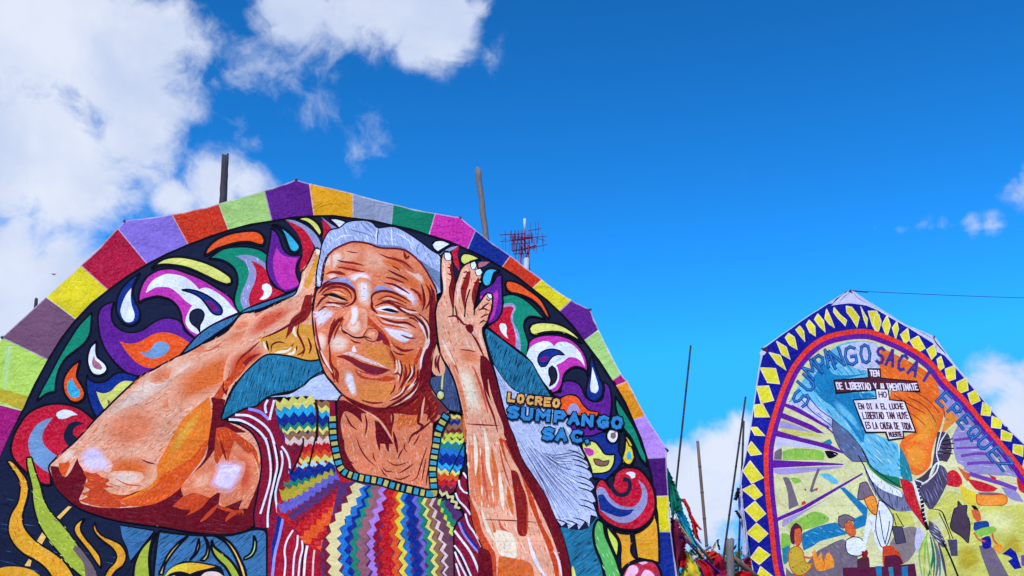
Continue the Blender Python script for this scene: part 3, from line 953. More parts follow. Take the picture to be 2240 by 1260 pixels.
for (x, y) in [(1276, 1000), (1284, 1022), (1288, 1046), (1292, 1072), (1296, 1098), (1281, 1138), (1262, 1142), (1240, 1140), (1290, 1060), (1280, 1010), (1294, 1110), (1270, 990)]:
    WING.append('t K 2.6 %.0f,%.0f %.0f,%.0f %.0f,%.0f' % (x + 8, y + 8, x - 8, y - 2, x - 28, y - 8))
LART += '\n'.join(WING)
LART += '''
l K 4 1062,751 1084,822 1100,884 1115,932 1127,960 1141,1000 1165,1036 1193,1081 1212,1127 1227,1150
@ green_stem T23
f GR/K6 1040,740! 1090,770 1110,880 1160,1000 1210,1120 1260,1290! 1110,1290! 1070,1130 1020,1000 1000,880 1010,790
h LG 60 8 2 22 .5
f ZH/K4 1120,790! 1160,850 1220,930 1230,1000 1215,1100! 1160,970 1130,880
@ orange_vase T23
f OT/K5 1180,840! 1250,870 1340,880! 1350,960 1345,1050 1390,1120! 1300,1170 1250,1230! 1245,1100 1250,1000 1230,920
h SO -50 8 2 20 .4
f OT/K5 1370,880! 1440,850 1520,780 1560,700! 1590,800 1600,1000 1600,1160! 1540,1140 1400,1105! 1385,1000
h SO -50 8 2 24 .4
@ rose T23
f RO/K6 1250,1290! 1300,1190 1380,1150 1480,1130 1560,1150 1610,1230 1620,1290!
f RP 1280,1280! 1330,1180 1390,1180 1410,1230 1370,1280!
f RP 1430,1280! 1470,1220 1530,1240 1560,1280!
f RP 1410,1150! 1470,1140 1500,1150 1450,1170
f ZR 1440,1190! 1520,1180 1580,1220 1560,1240 1500,1210
@ red_spiral T23
f R/K6 1180,390! 1200,320 1270,270 1350,265 1430,290 1500,370 1550,460 1570,560 1565,660 1530,740 1470,800 1390,840 1290,840 1200,815 1120,770 1050,700 1035,650! 1030,560 1015,450 1060,370 1110,385 1150,450 1170,440!
f L 1025,470! 1060,440 1110,465 1150,540 1220,600 1300,630 1380,620 1430,560 1445,480 1410,380! 1470,440 1495,520 1480,620 1420,710 1330,770 1230,770 1140,720 1060,650!
h HD 40 8 1.6 20 .4
f B 1040,520! 1090,510 1130,570 1200,630 1290,655 1370,650! 1330,700 1240,720 1150,690 1060,650!
l N 9 1270,375 1320,385 1335,440 1310,500 1260,520 1205,500 1165,430 1162,350
f W 1295,320! 1340,305 1385,325 1380,360 1350,370 1330,340
@ purple_wave T13
f P/K4 700,790! 720,700 790,685 860,710 900,770 930,840 1000,880 1070,870 1100,800 1090,700! 1140,740 1160,820 1165,920 1150,1040! 1050,1000! 950,960 900,900 850,830 780,815 690,840! 640,820! 615,800!
h p 80 8 1.2 26 .5
f O/K3 680,860! 740,820 800,815 860,840 900,900 960,960 1050,975! 1030,1020! 760,1000! 690,960!
f L 760,950! 800,895 850,910 880,970! 840,1000! 760,990!
f P 790,1090! 900,1090 1090,1140! 1060,1190 960,1200 870,1170 800,1140
@ blue_patch_with_yellow_mask T23
f B/K4 860,30! 900,-20 1000,-30 1100,-60 1240,-40! 1230,100 1260,180 1240,250 1160,330 1110,380! 1000,350! 980,290 940,180 900,100
f Y/K4 890,30! 960,15 1020,30 1070,90 1110,140 1195,145! 1190,220 1150,290 1080,315 990,315! 970,240 930,150 900,90
h ZV -40 9 1.8 16 .4
f M 910,75! 970,85 1005,110 1000,145 960,155 930,130
f BR/K2 1000,180! 1050,185 1090,205 1145,195! 1130,240 1070,250 1020,230
@ orange_drop T23
f ZF/K5 1300,-40! 1330,30 1365,110 1375,170 1360,220 1325,245 1285,225 1265,180 1285,100 1290,40
h OT 80 6 2 14 .6
f C 1325,110! 1350,150 1340,195 1315,195 1300,160
@ green_leaf T13
f G/K5 1200,840! 1270,950 1340,1060 1400,1170 1440,1280 1480,1380 1490,1470! 1430,1400 1390,1310 1340,1210 1270,1120 1220,1000 1200,920
f ZF/K3 1280,1180! 1330,1230 1360,1290 1330,1290!
@ white_drop T13
f W/K5 1170,1130! 1220,1140 1232,1200 1205,1255 1160,1260 1125,1225 1120,1175 1140,1140
f BR 1160,1170! 1200,1160 1205,1210 1180,1225 1155,1205
@ white_dot T13
f W 1168,1020 1178,1012 1186,1020 1178,1030
@ green_curl T13
f G/K4 165,-90! 220,-110 300,-105 380,-65 450,-5 520,70 560,110! 480,90 410,90 370,130 362,200 385,280 405,360 400,430 380,470! 300,400! 260,300! 230,200! 180,50!
f L 180,-20! 250,-30 290,10 262,80 270,160 310,240 330,330 335,425! 280,385! 100,250! 160,50!
h W 70 6 1.2 14 .4
f R 165,20! 230,0 270,15! 250,60 240,120 265,200 285,290 285,390! 200,330! 110,260! 40,200! 110,150 145,100 160,50
f W 150,165 190,170 205,210 200,260 220,310! 180,280 145,230 135,190
@ purple_frame T13
f P/K4 160,-300! 110,-280 85,-220 40,-180 -20,-140 -45,-120! -50,0! 0,100! 15,190! 60,170 110,140 145,90 165,20 165,-90 160,-200
f M 115,-150! 80,-110 20,-90 -40,-80! -40,20! 20,170! 70,130 100,60 115,-20 125,-90
@ orange_swirl T03
f O/K5 190,975! 200,940 250,935 330,960 420,1020 510,1090 560,1170 595,1250 590,1276! 560,1250 510,1170 430,1100 330,1060 240,1045 200,1010
@ cream_swirl T13
f Y/K5 410,205! 430,170 500,145 620,145 720,175 800,225 860,280 890,335! 830,290 740,245 640,230 540,240 460,265 420,245
h ZV 10 9 1.6 14 .35
@ white_petal T02
f W/K4 945,610! 970,580 1040,570 1120,600! 1060,640 1000,680! 960,650
@ cream_drop T02
f Y/K4 1390,730! 1300,690 1230,690 1205,740 1220,780 1260,795 1300,760
@ red_crescent T02
f R 1195,620! 1180,700 1195,800 1205,870! 1170,820 1130,740 1130,670
f L 1190,615! 1100,640 1010,710! 1060,690 1130,660
@ pink_wedge T02
f PK 1475,755! 1380,765 1360,820! 1400,810 1440,790
@ cyan_drop T02
f C/K5 1570,840! 1500,820 1440,840 1405,910 1410,970 1440,1000 1480,985 1500,920 1520,860
@ pink_and_white_swirl T13
f M/K4 400,380! 420,320 490,280 600,262 720,275 820,320 900,410 940,510 945,640! 930,590 880,560 820,555 760,590 725,640 710,720 670,780 620,795! 600,760! 480,560! 390,460!
h V 30 9 1 20 .3
f W 385,465! 410,400 470,350 550,322 600,330 640,370! 670,335 740,325 820,360 880,430 910,500 920,555! 880,500 830,470 770,470 720,510 660,540! 680,600 685,660 650,740 600,765! 540,690! 490,610! 440,520!
h L 30 9 1 12 .35
f B/K3 735,450! 690,410 620,395 550,410 500,450 490,510 520,560 560,555 590,510 620,470 670,445
f V 510,480! 550,460 590,470 580,490 550,515 515,510
f N/K3 595,735! 610,680 590,620 595,570 620,550 650,575 665,640 645,700
@ blue_ring_with_white_drop T13
f B/K5 990,440! 1010,540 1050,650 1085,730 1085,810 1050,865 1000,880 950,850 930,790 945,700 970,610 965,520
f W 990,560! 1010,620 1040,720 1045,770 1020,805 985,795 970,750 980,660
'''
PORTRAIT = '''
@ painted_blouse PX
f BL/K4 496,918! 512,906 541,894 562,889 579,875 598,872 612,877! 700,880! 735,880! 745,1100! 740,1180 700,1290! 586,1290! 585,1170 581,1158! 558,1155! 555,1127 562,1086 570,1039 572,1008 567,979 562,965 550,946 527,930
h ZM 80 9 2 40 .4
% T21
f RD 1040,700! 1200,830 1430,1040! 1450,1285! 990,1285! 1010,1000
f ZB 1040,700! 1100,740 1060,900 1020,1080 1010,1285! 985,1285! 990,1000 1020,850
l LS 6 1090,740 1060,900 1020,1080 1000,1285
l W 4 1185,850 1130,950 1110,1050 1120,1150 1110,1285
l W 4 1230,900 1225,1000 1200,1100 1190,1285
l W 4 1270,950 1275,1040 1255,1120 1240,1285
l W 5 1320,1000 1300,1120 1290,1285
l K 3 1295,980 1280,1120 1268,1285
l ZP 4 1385,1040 1375,1150 1370,1285
l W 4.5 930,-10 955,100 975,250 970,380 940,500 880,690
l W 4.5 990,-10 1020,120 1035,250 1010,380 970,560 950,700 950,820
l W 4.5 1070,110 1085,200 1070,300 1035,420 1020,520 1040,680
l W 4.5 1075,70 1120,130 1150,220 1150,320
l K 3 1000,0 1040,120 1055,250 1030,380 990,560 970,700
l K 3 945,0 985,120 1000,260 985,400
% T11
l W 5 590,1040 700,1050 800,1100 880,1160 930,1230 940,1270
l W 5 650,1000 780,1010 900,1080 970,1160 1010,1270
l LS 6 770,945 880,975 960,1045
l W 5 965,1045 985,960 1010,870
l W 5 935,985 925,920 950,865
l K 3 600,1060 720,1075 820,1130 880,1200
f ZB 1030,960! 1070,900 1385,880! 1410,1260! 1110,1260! 1060,1120
% T21
f ZR 1280,0! 1540,0! 1560,200 1600,290! 1760,350! 1800,420! 1700,600! 1480,1140! 1430,1040! 1200,830 1040,690 1050,560 1090,440 1160,330 1240,180
@ chevron_weave T11 >painted_blouse
z ZY 20 5 20 1030,925 1200,895 1385,890
z ZC 18 6 20 1030,1000 1200,972 1390,975
z ZB 22 6 20 1035,1065 1210,1045 1395,1055
z ZG 11 5 20 1060,1125 1230,1110 1400,1115
z ZY 9 5 20 1085,1160 1240,1143 1400,1148
z ZN 13 5 20 1100,1200 1250,1190 1400,1195
z ZP 13 5 20 1110,1250 1260,1245 1400,1250
z ZN 14 4 18 1410,915 1520,920
z ZY 14 4 18 1410,965 1520,970
z ZC 14 4 18 1415,1010 1520,1015
z ZB 20 5 18 1420,1070 1525,1070
z ZG 10 5 18 1420,1125 1530,1125
z ZY 9 5 18 1420,1155 1530,1155
z ZN 13 5 18 1420,1200 1535,1200
z ZP 14 5 18 1420,1250 1540,1250
% T21
z ZM 14 4 16 1140,95 1250,90
z ZP 14 5 18 1270,45 1540,35
z ZR 18 5 18 1260,110 1545,90
z ZO 14 5 18 1255,165 1550,150
z ZY 12 5 18 1240,215 1560,190
z ZT 10 5 18 1215,262 1570,235
z ZB 30 5 22 1150,350 1570,295
z ZG 12 4 16 1100,430 1300,395 1560,325
z ZV 26 4 16 1070,530 1250,480 1420,405 1560,345
z ZL 22 4 16 1060,650 1250,570 1450,440 1600,360
z ZD 20 4 16 1150,730 1300,630 1480,500 1620,410
z ZU 14 4 16 1190,800 1350,680 1500,560 1660,420
z ZR 20 4 16 1220,850 1400,720 1550,590 1690,440
z ZO 24 4 18 1280,960 1450,800 1600,640 1720,480
z ZR 16 4 18 1370,1030 1500,860 1640,690 1740,540
z ZO 14 4 18 1430,1040 1560,880 1690,700 1750,560
l K 4 1390,0 1360,130 1330,250
l K 4 1160,330 1240,170 1275,60 1275,0
% T11
l K 5 1380,900 1410,960 1405,1120 1395,1250
@ zigzag_weave T22 >painted_blouse
f ZD 90,420! 230,400! 560,440 800,490 1000,540! 1150,700! 1200,740 1140,850 1150,1290! -60,1290! -60,1000 0,860
z ZM 14 5 24 220,430 170,560 70,740 5,880 -20,1010 -20,1150 10,1290
z ZE 24 5 24 275,420 225,580 130,720 60,860 45,1000 55,1150 75,1290
z ZI 15 5 24 340,440 300,570 230,700 165,820 135,950 145,1100 185,1290
z ZB 12 5 24 372,440 332,600 272,720 215,830 188,960 195,1120 225,1290
z ZG 13 5 24 402,440 375,580 312,720 265,850 240,980 240,1130 265,1290
z ZQ 20 5 24 445,440 420,600 375,720 330,850 312,980 312,1130 335,1290
z ZW 15 5 24 500,445 490,580 445,700 405,840 398,980 400,1120 430,1290
z ZU 14 5 26 545,455 535,600 495,720 458,850 450,990 460,1120 500,1290
z ZR 26 5 28 588,465 585,600 555,760 530,900 535,1050 560,1290
z ZO 13 5 28 620,480 630,600 612,760 600,900 620,1050 625,1290
z ZF 11 5 28 648,490 660,600 655,720 642,850 668,960 682,1080 690,1290
z ZI 12 5 28 690,500 702,600 702,720 695,850 720,960 735,1080 745,1290
z ZB 18 5 28 742,510 752,620 768,750 772,880 792,1000 805,1130 812,1290
z ZL 9 5 28 795,515 806,620 826,720 848,840 864,980 875,1130 880,1290
z ZG 11 5 26 835,525 850,640 865,740 888,850 910,970 922,1100 922,1290
z ZY 9 5 26 875,535 895,650 908,750 935,860 952,980 970,1100 975,1290
z ZN 11 5 26 908,545 930,660 950,760 978,870 1000,990 1012,1110 1020,1290
z ZP 9 5 26 945,548 966,640 990,740 1020,850 1050,970 1062,1090 1085,1290
z ZK 18 5 26 988,555 1012,660 1045,760 1078,880 1105,1000 1115,1130 1120,1290
z ZH 8 3 18 1005,555 1060,680 1110,800 1135,890
z ZG 12 3 18 1035,570 1090,690 1150,790
z ZD 14 2 18 1070,575 1140,650 1210,715
@ chevron_weave T12 >painted_blouse
f ZN/K4 1100,970! 1160,985 1215,990! 1230,1060 1245,1285! 970,1285! 1010,1150 1050,1050
z ZY 7 3 13 1120,1010 1205,1005
z ZB 9 3 13 1095,1060 1205,1050
z ZN 8 3 13 1085,1105 1205,1095
z ZM 8 3 13 1075,1140 1220,1130
z ZH 9 3 13 1060,1180 1230,1170
z ZV 9 3 13 1045,1220 1235,1215
% T22
f ZI/K4 1010,0! 1240,0! 1245,120 1200,300 1160,420 1100,480 1000,490! 985,300 1000,150
z ZH 9 4 16 1020,5 1235,15
z ZG 10 4 16 1020,50 1240,70
z ZI 10 4 16 1015,95 1240,120
z ZB 22 4 16 1010,175 1235,195
z ZC 8 4 16 1000,240 1215,260
z ZY 9 4 16 995,290 1195,315
z ZO 14 4 16 990,340 1185,355
z ZR 16 4 16 990,400 1170,410
z ZM 12 4 16 1000,455 1150,460
z ZE 8 4 14 1010,490 1110,520 1190,640
l K 3 1250,0 1170,180 1100,320
@ blouse_sleeve T22 >painted_blouse
f BL/K4 1230,300! 1260,330 1275,480 1300,680 1350,850 1410,1030 1420,1290! 1150,1290! 1145,830! 1190,740 1240,690 1200,600 1160,500 1180,400
h ZM 60 9 2 40 .4
l W 4 1230,300 1272,360
l W 4 1190,370 1200,430 1240,480 1275,490
l W 4 1160,490 1190,560 1250,620 1300,690
l W 4 1250,680 1280,780 1340,870 1400,990
l ZB 5 1215,750 1260,860 1330,960 1400,1050
l LS 4.5 1190,760 1230,860 1300,960 1400,1075
l W 5 1150,840 1210,920 1290,1030 1340,1130 1395,1280
l W 4 1150,980 1220,1080 1310,1280
l W 4 1155,1040 1190,1130 1265,1280
l W 4 1165,1150 1205,1280
l K 3 1150,1000 1210,1100 1290,1280
@ painted_neck PX
f S2/K4 752,868! 741,880 740,932 741,960 744,991 756,1024 780,1041 839,1048 887,1060 944,1072! 940,1025 945,1003 946,970 949,927! 972,910 982,899 960,872 944,851 939,825! 850,800!
h S1 75 8 2.6 22 .6
h SP 60 10 1.6 14 .35
% T12
f BS 915,770! 1000,860 1100,960! 1050,1010! 1000,1000 960,900
f SX 150,860! 280,920 400,960 560,960 650,900 720,860 840,800 900,700! 930,640 940,760 960,870 1000,900 1000,1000 950,1080 900,1000 850,1000 780,1010 650,1000 570,1010 580,1130 560,1240 480,1100 380,1000 240,930
h SD 60 8 3 22 .5
h S3 -50 10 2 18 .35
f SD 80,890! 140,880 240,930 350,1000 300,1000 310,1090! 240,1020 160,980 130,1010 110,1100 140,1270! 90,1270!
f SD 420,1060! 480,1090 540,1160 590,1270! 440,1270! 430,1150
f S3 650,1000! 780,1010 850,1000 830,1070 760,1110 680,1100 640,1150 620,1100
h S1 -60 8 2.4 18 .5
t S1 5 340,980 450,1050 530,1150 590,1260
t SD 6 870,870 830,1000 820,1080 860,1100 800,1180
t SD 5 950,1050 850,1130 760,1190 730,1260
t SD 5 560,960 590,1020 575,1130
t S1 5 880,850 860,950 850,1050
t SD 6 890,850 930,950 900,1060
t SD 4 150,1000 200,1100 260,1150
t SD 4 330,1000 350,1100 330,1200
% T22
f SD 95,0! 140,20 150,120 200,220 250,300 310,340! 240,335 150,270 110,150
t SD 7 430,-60 450,20 465,110
t SD 9 520,-60 530,30 545,120
t SD 7 590,-60 610,20 630,130
t SD 3 250,-10 290,100 350,190 430,260
t SD 3 490,260 520,300 580,305
t SD 3 405,130 410,180 435,220
t SX 3 530,200 590,240 650,240 730,210
t SD 3.5 640,320 720,270 775,225
t SD 3 590,360 660,375 750,330
t SD 3.5 680,90 650,140 630,190
t SD 3 770,60 800,20 830,-40
t SD 3 480,280 500,320 540,355
t SD 3 740,395 800,360 830,280 860,180 900,70
t SD 3 890,170 870,280 850,390
t SD 3 910,260 900,340 890,430
t SD 4 140,160 180,210 230,240
t SX 3 700,30 690,90 720,120
@ neckline_trim T22 >painted_blouse
l K 20 35,-190 40,-50 50,40 75,170 110,280 180,335 300,370 450,395 600,440 780,480 920,505 965,500! 960,410 950,290 960,180 980,60 1000,-60 1040,-150 1085,-225
q NQ NO 14 11 35,-190 40,-50 50,40 75,170 110,280 180,335 300,370 450,395 600,440 780,480 920,505 965,500! 960,410 950,290 960,180 980,60 1000,-60 1040,-150 1085,-225
@ earring_patch T12
f DB/K3 940,670! 1050,640 1070,560 1120,640 1170,760 1200,900 1210,980! 1100,960! 1000,850 930,740
h K 95 4 1.3 26 .7
h BG 95 8 1 20 .4
@ painted_face PX
f S2/K4 720,560! 734,545 770,532 803,535 832,546 875,548 896,557 922,580 941,611 955,638 957,660 955,718 958,741 952,770 946,800 940,830 925,850 900,875 865,893 830,897 790,892 752,869 727,841 712,822 700,789 693,760 686,718 685,684 691,642 700,628 705,616 710,585
h S1 -20 9 2.4 20 .45
h SP 30 12 1.6 12 .3
% T02
b S1 S2 -60,740 60,660 200,620 330,660 300,760 150,800 0,850 -80,850
b S0 S2 -60,760 0,700 80,690 60,780 -40,830
b S1 S2 330,640 480,690 560,780 560,880 420,900 300,840 290,740
b WH S2 180,900 330,880 400,940 380,1000 250,980 180,950
b WH S2 560,1010 680,1020 800,1100 830,1200 780,1230 720,1130 620,1080
b S0 S2 700,800 820,880 900,980 860,1000 760,920 680,860
b SP S2 560,720 700,770 820,880 780,900 650,830 560,780
b SP S2 100,800 260,820 300,870 180,870 100,850
% T01
b S0 S2 1530,700 1600,660 1660,720 1600,800 1540,860
b S0 S2 1490,900 1560,880 1600,920 1540,950
% T02
b S3 S2 620,900 760,930 850,1010 830,1080 720,1010 620,960
b S3 S2 860,880 930,960 970,1080 960,1200 910,1150 880,1020
b SR S2 830,1060 880,1100 900,1220 860,1250 830,1160
b S3 S2 500,760 640,800 720,860 640,870 520,820
b S3 S2 300,1150 380,1160 380,1250 310,1250
% T12
b S3 S2 700,560 800,520 850,620 820,740 720,800 660,740
b SR S2 760,620 840,600 850,700 790,780 740,740
b S3 S2 60,130 130,110 120,200 60,280 30,240
% T11
b WH S2 1370,50 1470,20 1570,50 1560,100 1490,170 1420,230 1380,180
h SP -50 8 2 14 .4
h WH 20 8 2.4 14 .35
b S0 S2 1385,300 1430,250 1500,300 1480,430 1430,450
% T12
f SD 930,-20! 985,-20! 985,200 1000,330 970,400 945,500 940,640 920,720 870,820 850,740 860,600 870,520 890,400 920,350 930,250 920,150
h SX 80 8 2 20 .4
b S4 S2 300,380! 500,390 560,440 620,490 630,570 560,620 450,550 360,500 280,450
f S4 340,390! 500,400 560,450 600,500 600,560 540,590 450,535 360,490
h S3 20 6 2.0 18 .5
b S4 S2 200,690! 450,690 640,710 690,800 580,900 400,940 260,910 190,850
h S3 30 8 1.8 18 .35
h SO -30 11 1.4 14 .25
b S3 S2 640,410! 800,420 840,480 800,570 730,670 660,710 630,560
h SY -60 8 1.8 16 .4
b S0 S2 0,320 60,270 140,290 200,350 180,430 90,460 20,440
f S3 20,460! 70,500 80,600 100,720 60,700 20,600
b SR S4 520,390 600,460 660,520 675,600 645,680 600,610 590,540 545,470
h S3 50 5 1.6 12 .4
f SR 350,110! 430,195 500,265 550,335 575,420! 500,370 480,290 420,230 360,200
b S2 S1 100,240! 95,170 160,110 200,60 340,60 355,200 310,305 250,335 175,295
b S0 S2 150,210 200,150 300,160 310,240 250,300 190,270
f SX 100,170! 118,125 150,140 128,190 128,240!
b WH S1 205,25 265,25 280,110 258,195 215,218 190,175 212,110
f WH 225,40! 256,40 262,110 245,175 222,190 212,165 230,110
f S2/SX2 325,305! 355,252 420,238 462,272 452,330 420,360 358,345
b S1 S2 345,300 385,258 435,270 430,330 380,340
f ZM 456,262! 500,295 498,345 462,360 436,352 458,312
f SX 490,270! 540,340 565,400! 500,375 505,310
t K 4 135,245 170,275 230,315 290,322 340,315 398,337
t SD 4 115,225 135,260 175,285
f SX 70,490! 140,476 220,498 300,538 400,568 480,588 570,608! 500,642 430,648 340,626 250,576 170,522
f ZM 120,498! 250,540 400,585 550,609! 430,637 320,602 220,552
f ZP 130,468! 180,448 230,458 330,498 450,546 545,597! 420,563 320,528 220,488
h ZQ 60 7 2 7 .7
f RO 230,602! 300,627 420,660 520,642 562,620! 500,650 430,650 330,626
f SR 235,606! 330,668 440,684 540,664 625,684! 540,712 420,700 320,690 260,650
f WH 212,445! 232,392 258,452
b WH S4 150,620 215,620 245,720 265,830 225,860 175,780 140,700
f WH 172,650! 205,650 225,720 238,810 215,820 185,765 168,700
b WH S2 490,220 600,240 710,262 790,295 785,335 715,378 630,358 550,305
f WH 515,240! 600,258 700,278 770,305 755,335 705,362 640,342 570,300
b S0 S2 440,160 600,180 730,210 810,270 790,300 700,262 600,240 490,225
t SD 6 440,100 520,160 620,190 720,195 805,238
t SR 5 440,130 500,200 620,225 730,245
t SX 6 580,370 640,420 700,442 785,430
t S3 5 560,330 620,390 700,410
t WH 8 800,150 880,260 912,350 882,430 852,520 842,600
t S0 8 850,200 905,290 900,370 870,470
t SD 7 780,125 860,190 925,270
t SD 6 830,110 900,180 945,280
t SD 6 850,170 895,250 908,335
t S0 5 845,130 905,215 925,300
f SR 845,400! 864,430 832,510 800,568 778,540 815,470
t SD 7 135,115 60,200 20,290 8,370
t S3 6 150,140 90,210 50,290
t SX 5 8,370 15,470 20,560 60,700
t SX 5 75,600 70,680 92,735
t SD 5 655,520 672,600 650,725
t S0 5 640,520 655,600 635,700
t SD 5 740,555 748,640 690,720 660,800
t S0 5 760,580 765,650 710,730
t SD 5 785,555 780,650 722,725
t SD 6 855,650 805,740 740,830 650,885
t SD 6 872,560 842,650 852,700
t S0 6 828,640 790,720 720,790
t SD 6 800,760 730,830 620,900 520,950
t S0 6 850,740 780,820 690,880
t S0 5 620,520 628,600 600,645
t SD 8 130,838 250,902 380,952 520,968 640,928
t SX 6 620,835 680,800 745,740
t SD 6 862,620 832,760 770,850 690,925
t S0 5 700,760 650,830 560,880
t SX 5 560,885 640,852 700,800
t SX 7 700,900 790,850 852,780
t SX 4 590,650 640,640 660,680
t SX 4 560,690 620,700
t SX 5 880,640 850,740 800,800
t SX 5 700,560 712,640 690,700
t SX 4 610,720 600,780 560,830
t SX 4 690,620 690,700 640,790
t SD 5 820,600 815,680 780,740
t SX 4 590,440 640,470 700,475
t SX 4 660,300 740,330 800,330
t SX 4 560,420 600,500 615,560
t SX 5 60,130 25,210 12,280
t SX 4 200,330 240,360 300,370
t SX 4 300,880 400,905 500,900
t SX 4 460,120 540,170 640,200
t SX 4 700,150 770,150 830,190
t SD 6 900,420 872,520 862,610
t SD 5 650,940 760,880 840,820
t SX 5 500,985 620,960 720,915
f S1 960,470! 990,375! 1010,450 1050,530 1070,590 1050,650 990,660 950,620 955,530
t SD 5 990,480 978,540 985,600
t SD 6 1020,470 1000,560 1020,640
% T11
t SX 6 1620,120 1550,200 1520,300 1510,380
t SX 4 1640,150 1590,240 1560,330
t SX 5 1385,120 1400,260 1430,400 1480,560
t SD 4 1420,420 1460,520 1530,620 1570,720
t S0 5 1440,430 1490,540 1550,640
t SX 5 1530,470 1540,560 1600,640 1590,720
@ painted_eye T02 >painted_face
b S3 S2 -60,1000 60,985 180,1010 240,1090 220,1160 120,1170 0,1120 -60,1080
b S1 S3 0,1020 80,1020 160,1060 180,1110 100,1090 20,1060
f L -60,958! 0,935 60,922 160,938 222,990 238,1045 180,1008 100,980 20,980 -40,975
h HP 10 6 1.4 12 .5
t SD 7 -60,1010 0,985 80,980 170,1005 232,1055 250,1110 222,1170 150,1200
t SX 5 -20,1010 60,1005 150,1030 200,1080 210,1130
t SR 4 20,1040 100,1050 160,1090
f S1 -20,1088! 50,1104 120,1134 165,1148 110,1150 30,1122
t K 6 -60,1080 0,1082 70,1100 170,1140
t SX 5 40,1155 120,1172 190,1165
t SX 4 -20,1150 60,1185 150,1215
t S0 5 0,1130 60,1160 140,1185
@ painted_eye T01 >painted_face
t K 6 1465,1090 1540,1078 1600,1105 1690,1150
t K 4 1520,1085 1580,1100 1640,1135
t SD 5 1395,1195 1450,1120 1505,1090
t SD 7 1415,1065 1480,1000 1560,978 1690,990
t SX 5 1440,1080 1500,1030 1590,1015 1680,1030
t SD 5 1415,1025 1490,965 1560,948
f L 1510,955! 1580,922 1690,935! 1690,962! 1600,952
t SX 4 1590,1190 1690,1200
t SX 5 1480,1150 1560,1160 1670,1185
t SX 4 1415,1235 1500,1180 1570,1200
t S0 5 1470,1180 1560,1180 1640,1210
t S0 5 1400,1230 1450,1160
@ painted_nose T02 >painted_face
b S0 S2 250,950 350,945 400,1010 400,1110 370,1230 290,1200 255,1100
f WH 300,985! 350,1005 365,1090 340,1150 300,1115
h S2 20 7 1.8 10 .3
t SX 3 300,1110 340,1120
@ painted_eye T02 >painted_face
b S3 S2 400,1160 440,1090 540,1070 660,1100 770,1180 700,1210 560,1190 460,1210
b S1 S3 470,1130 560,1110 660,1150 620,1180 520,1170
f L 410,1058! 460,1014 540,1032 625,1088! 560,1078 480,1074
h HP 15 6 1.4 12 .5
t SD 5 505,990 600,1010 690,1060 748,1098
t SD 6 412,1195 393,1130 420,1088 500,1068 600,1088 700,1140 750,1178
t SX 4 450,1150 540,1120 640,1150 720,1190
% T12
t SD 6 396,-20 402,50 448,98
t SX 4 470,10 540,-15 640,10 720,50
f WH 430,66! 500,36 580,42 640,80 600,106 520,92
f K 480,68! 535,56 600,70 650,94 600,100 540,86
t SD 6 425,32 520,2 600,22 680,85 745,112
t SX 5 560,8 640,38 720,70 805,80
t S0 5 660,52 740,92 825,100
t S0 6 430,110 520,135 640,150 740,150
t SX 4 700,120 780,125 830,150
@ forehead_line T02 >painted_face !
t SX 5.0 80,765 160,785 240,800 325,825
t SX 5.0 80,825 180,850 260,870 330,885
t SX 5.0 0,865 60,870 110,880 155,905
t SX 5.0 465,715 540,750 620,770 700,800 770,860
t SD 5.0 545,870 620,910 690,940 730,970
t SX 5.0 525,940 600,955 700,995
t SX 3.8 410,920 480,935
t SX 3.8 580,830 640,860 655,885
t SX 3.8 580,740 660,780
t SX 3.1 160,680 220,695 270,700
t SD 5.6 850,1000 870,1080 880,1180 860,1260
t SD 5.6 890,1000 930,1070 930,1160 890,1240
t SX 6.2 750,1040 820,1090 850,1160
t SD 6.2 930,1000 960,1100 940,1250
t SX 5.0 965,1050 970,1150 950,1250
% T01
t SX 5.0 1480,885 1540,870 1620,890 1670,905
t SX 3.8 1590,760 1640,780 1690,782
t SX 3.8 1590,830 1640,835 1690,845
t SX 3.8 1520,945 1560,930 1600,925
@ painted_hair PX
f H/K3 692,628! 693,592 700,557 705,533 720,507 744,500 760,489 796,485 815,490 827,501 860,498 887,509 918,530 944,550 958,559 964,571 964,600 965,647! 955,652! 955,638 941,611 922,580 896,557 875,548 832,546 803,535 770,532 734,545 720,557 710,580 705,616 700,630!
h W 62 5 1.6 22 .5
h HD 70 5.5 1.5 22 .55
h DB 66 10 1.2 18 .4
% T02
f HD 830,760! 930,830 1020,880! 1020,1060! 985,1000 900,880
h K 55 5 1.3 22 .6
f HD 300,590! 470,630 640,640 740,690 850,790! 740,700 650,665 470,655 350,615
t W 3 440,480 435,560 445,640
t W 3 575,470 575,560 590,640
t K 2 460,470 445,560 445,650
t HD 3 840,600 810,660 815,720
t HD 3 180,480 250,500 330,520 420,560
t HD 3 290,420 340,470 400,520
t HD 3 330,410 390,460 430,510
t W 3 60,580 120,540 220,540
t W 3 620,520 700,560 780,640
l SD 4 -20,715 20,680 60,650 210,597 350,612 470,657 650,668 740,703 850,803 930,933 985,1045
l SD 3 -25,720 -55,810 -75,950
t SX 7 690,690 710,755 740,730
@ painted_forearm PX
f S1/K4 953,694! 957,671 967,650 968,628 965,604 965,576 968,559 974,552 984,554 989,564 989,588 994,611 996,628! 1001,614 1008,592 1018,580 1028,575! 1037,571 1044,578 1045,588! 1053,590 1056,600 1051,616 1046,635 1041,659 1037,683! 1046,671 1053,661 1060,650 1068,644 1077,647 1077,664 1075,683 1072,689 1065,710 1056,722! 1057,737 1063,758 1068,777 1075,803 1084,832 1091,860 1101,894 1113,927 1127,960 1141,1000 1165,1036 1193,1081 1212,1127 1231,1174 1246,1234 1250,1290! 1070,1290! 1058,1205 1053,1193 1039,1158 1030,1115 1024,1067 1021,1008 1018,960 1018,944 1013,913 1006,880 994,837 980,808 968,789 960,760 956,730
h S0 70 8 3.2 26 .5
h SP 75 10 2.2 16 .4
